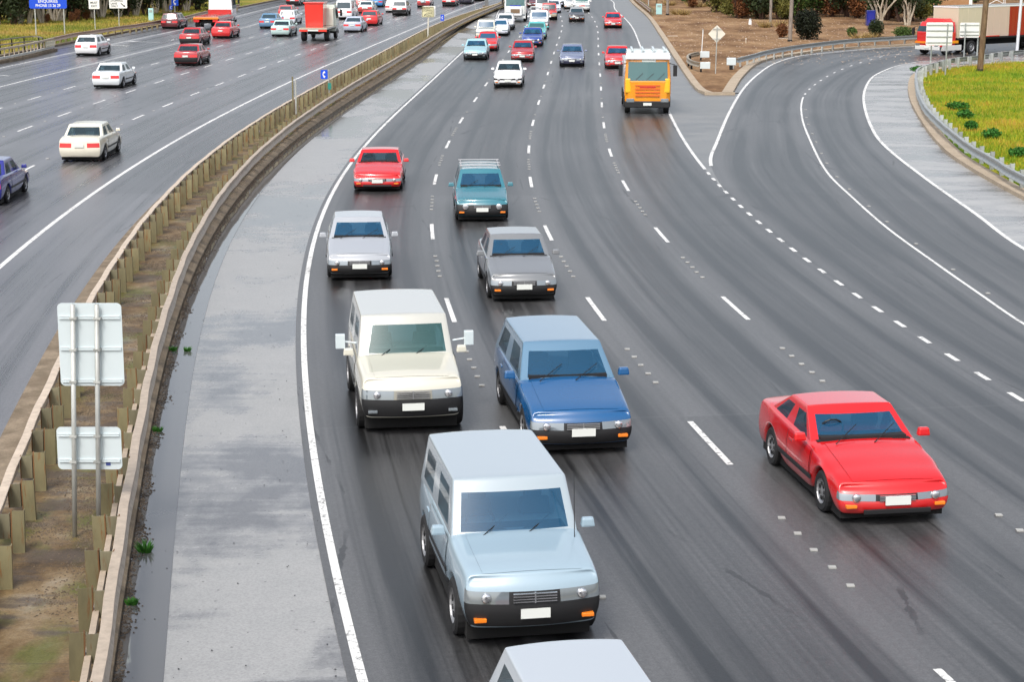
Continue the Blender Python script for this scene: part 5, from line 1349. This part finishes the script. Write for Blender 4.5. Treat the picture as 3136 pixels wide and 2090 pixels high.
def tussock(u, v, r, h, mat, label, seed, z=.1, group=None, n=160):
    b = at(u, v, z); rr = random.Random(seed); o = empty('grass_tussock', b, 0, label, 'tussock', group); m = MB(); m2 = MB()
    for k in range(n):
        a = rr.uniform(0, 6.28); d = rr.uniform(0, .5) * r; x, y = math.cos(a) * d, math.sin(a) * d; hh = h * rr.uniform(.5, 1.1); l = rr.uniform(.3, .9) * r
        mm = m if k % 4 else m2
        mm.add([(x - .02, y, -.02), (x + .02, y, -.02), (x + math.cos(a) * l, y + math.sin(a) * l, hh)], [(0, 1, 2)])
    m.build('blades', mat, o, recalc=False); m2.build('stalks', BD if mat is STRAW else mat, o, recalc=False); return o
for k, (u, v, r_) in enumerate(((1757, 63, .9), (1793, 62, .9), (1975, 92, 1.0), (2003, 92, .9), (1556, 33, 1.2), (1572, 34, 1.0), (1590, 14, 1.2), (1612, 15, 1.4), (1540, 12, 1.2))):
    tussock(u, v, r_, .75, STRAW, 'straw coloured grass tussock at the edge of the bare dirt', k, group='straw tussocks round the bare dirt')
GB = mat_leaf('bright weed leaves', (.012, .07, .008), (.05, .19, .02))
for k, (u, v, w_, lab) in enumerate(((2200, 252, 1.3, 'wide low green weed patch in the yellow grass, farthest from the camera'), (2217, 272, .8, 'small green weed right below the wide patch in the yellow grass'), (2232, 299, .6, 'lone small green weed in the middle of the yellow grass'), (2277, 318, .85, 'taller green weed clump in the yellow grass'), (2338, 362, .8, 'green weed clump at the right edge near the guardrail'), (2112, 166, 1.1, 'dark green weeds at the bend of the guardrail'))):
    shrub(u, v, w_ * .55, .42, GB, lab, 'weed', 50 + k, .09, s=.07, n=700, name='weed')
for k, (u, v) in enumerate(((335, 1268), (398, 806), (430, 807), (303, 1390), (362, 992))):
    tussock(u, v, .10 if k else .16, .10 if k else .16, GB, ['largest green weed in the wet gutter by the median kerb', 'green weed at the kerb beside the black puddle', 'tiny weed in the gutter right of the kerb weed', 'sparse thin weed near the bottom of the gutter', 'small weed in the gutter by the black puddle end'][k], 80 + k, 0, None, 60)

def blades(name, label, region, n, hgt, w, mats, z, seed):
    """loose grass cover: three-sided blades, one stuff object"""
    rng = np.random.default_rng(seed); m = MB(); P = []
    while len(P) < n:
        p = region(rng)
        if p is not None: P.append(p)
    P = np.array(P); a = rng.random(n) * 6.28; h = hgt * (.4 + rng.random(n)); ww = w * (.6 + .8 * rng.random(n)); lx = np.cos(a * 3) * h * .5; ly = np.sin(a * 3) * h * .5
    Q = np.zeros((n, 3, 3)); Q[:, 0] = np.stack([P[:, 0] - np.cos(a) * ww, P[:, 1] - np.sin(a) * ww, np.full(n, z - .01)], 1); Q[:, 1] = np.stack([P[:, 0] + np.cos(a) * ww, P[:, 1] + np.sin(a) * ww, np.full(n, z - .01)], 1)
    Q[:, 2] = np.stack([P[:, 0] + lx, P[:, 1] + ly, z + h], 1)
    m.add(Q.reshape(-1, 3).tolist(), [(3 * i, 3 * i + 1, 3 * i + 2) for i in range(n)])
    o = m.build(name, mats, recalc=False); tag(o, label, 'grass', None, 'stuff'); return o
def blade_mat(name, cols, scale):
    m = principled(name, rough=.8, spec=.2); g = NG(m); geo = g.n('ShaderNodeNewGeometry'); n = g.noise(g.coord('Object'), scale, 7, .66)
    f = g.math('ADD', g.math('MULTIPLY', g.math('SUBTRACT', geo.outputs['Random Per Island'], .5), .16), n)
    return g.out(g.ramp(f, list(zip((.3, .43, .54, .66, .8), cols))))
kR_y = sorted([(p.y, p.x) for p in railR])
def rx(y): return interp(kR_y, y)
def reg_field(rng):
    y = 60 + 76 * rng.random() ** 1.1; x0 = rx(y) + .35; x1 = .285 * y + 1
    if y > 118: x0 = rx(y) + .5
    if x1 <= x0: return None
    return (x0 + (x1 - x0) * rng.random(), y)
blades('grass', 'yellow green grass blades covering the field beyond the ramp guardrail', reg_field, 42000, .16, .018, blade_mat('field blades', [(.04, .13, .006), (.16, .26, .010), (.33, .31, .02), (.48, .26, .05), (.15, .26, .012)], .2), .09, 1)
def reg_verge(rng):
    y = 118 + 130 * rng.random(); k = FAR.pt(y, FO(-25.5)(y)).x - 1.2; x1 = k - 26 * rng.random()
    if x1 < -.29 * y - 2: return None
    return (x1, y)
blades('grass', 'straw and green grass blades covering the verge of the far carriageway', reg_verge, 30000, .22, .03, blade_mat('verge blades', [(.06, .10, .012), (.16, .19, .02), (.32, .26, .05), (.40, .26, .08), (.24, .2, .05)], .1), .1, 2)

# ------------------------------------------------------------------ debris
def debris(name, label, region, n, s0, s1, mat, z, seed):
    rng = random.Random(seed); m = MB()
    for k in range(n):
        x, y = region(rng); s = rng.uniform(s0, s1); a = rng.uniform(0, 6.28)
        vs = [(x + math.cos(a + t) * s * rng.uniform(.6, 1.1), y + math.sin(a + t) * s * rng.uniform(.6, 1.1), z) for t in (0, 1.6, 3.1, 4.7)] + [(x + rng.uniform(-.2, .2) * s, y, z + s * .6)]
        m.add(vs, [(0, 1, 4), (1, 2, 4), (2, 3, 4), (3, 0, 4)])
    tag(m.build(name, mat, recalc=False), label, 'gravel', None, 'stuff')
clumps = [(rnd.uniform(20, 70), rnd.uniform(.1, .9), rnd.uniform(.25, .7)) for _ in range(46)]
def reg_med(r):
    y, f, s = r.choice(clumps); y += r.gauss(0, .35); f = min(.98, max(.02, f + r.gauss(0, .16)))
    a, b = MEDL.pt(y, .2).x, MEDR.pt(y, -.1).x; return a + (b - a) * f, y
debris('gravel', 'dark gravel and leaf litter drifted in clumps on the median slab', reg_med, 14000, .008, .030, mat_concrete('litter', (.05, .035, .02), (.16, .12, .08), 9), .19, 3)
debris('gravel', 'loose dark stones and litter along the median kerb and gutter', lambda r: (lambda y: (KERB.pt(y, abs(r.gauss(.02, .075 + .04 * math.sin(y * 2.1)))).x, y))(r.uniform(20, 90)), 9000, .008, .032, mat_concrete('gutter litter', (.03, .02, .015), (.12, .09, .06), 9), .0, 4)
debris('gravel', 'small dark stones scattered over the wet shoulder', lambda r: (lambda y: (KERB.pt(y, r.uniform(.3, 3.0)).x, y))(r.uniform(20, 80)), 260, .008, .02, M['black'], .0, 5)
debris('gravel', 'pale and dark stones scattered over the bare dirt', lambda r: (lambda y: (r.uniform(interp(sorted((p.y, p.x) for p in kerbM), y) + .6, .26 * y + 3), y))(r.uniform(134, 230)), 3500, .02, .09, mat_concrete('dirt stones', (.16, .10, .06), (.55, .44, .34), 3), .1, 6)
for k, (u, v, l, a, lab) in enumerate(((1800, 88, 1.0, 0, ''), (1545, 83, .9, 0, 'pale timber plank lying on the dirt beside the kerb'), (1800, 88, .1, 0, ''), (1800, 90, .1, 0, ''), (1697, 1, .1, 0, ''), (1799, 88.3, .1, 0, ''))):
    if not lab: continue
    b = at(u, v, .1); m = MB(); m.box(0, 0, .03, l, .14, .05); o = m.build('plank', paint_mat((.62, .52, .42)), None, bevel=.01); o.location = b; tag(o, lab, 'plank')
b = at(1801, 88.2, .1); m = MB(); m.box(0, 0, .03, .95, .16, .05); o = m.build('plank', paint_mat((.62, .55, .46)), None, bevel=.01); o.location = b; tag(o, 'pale timber plank lying flat on the dirt left of the grey timber pole', 'plank')
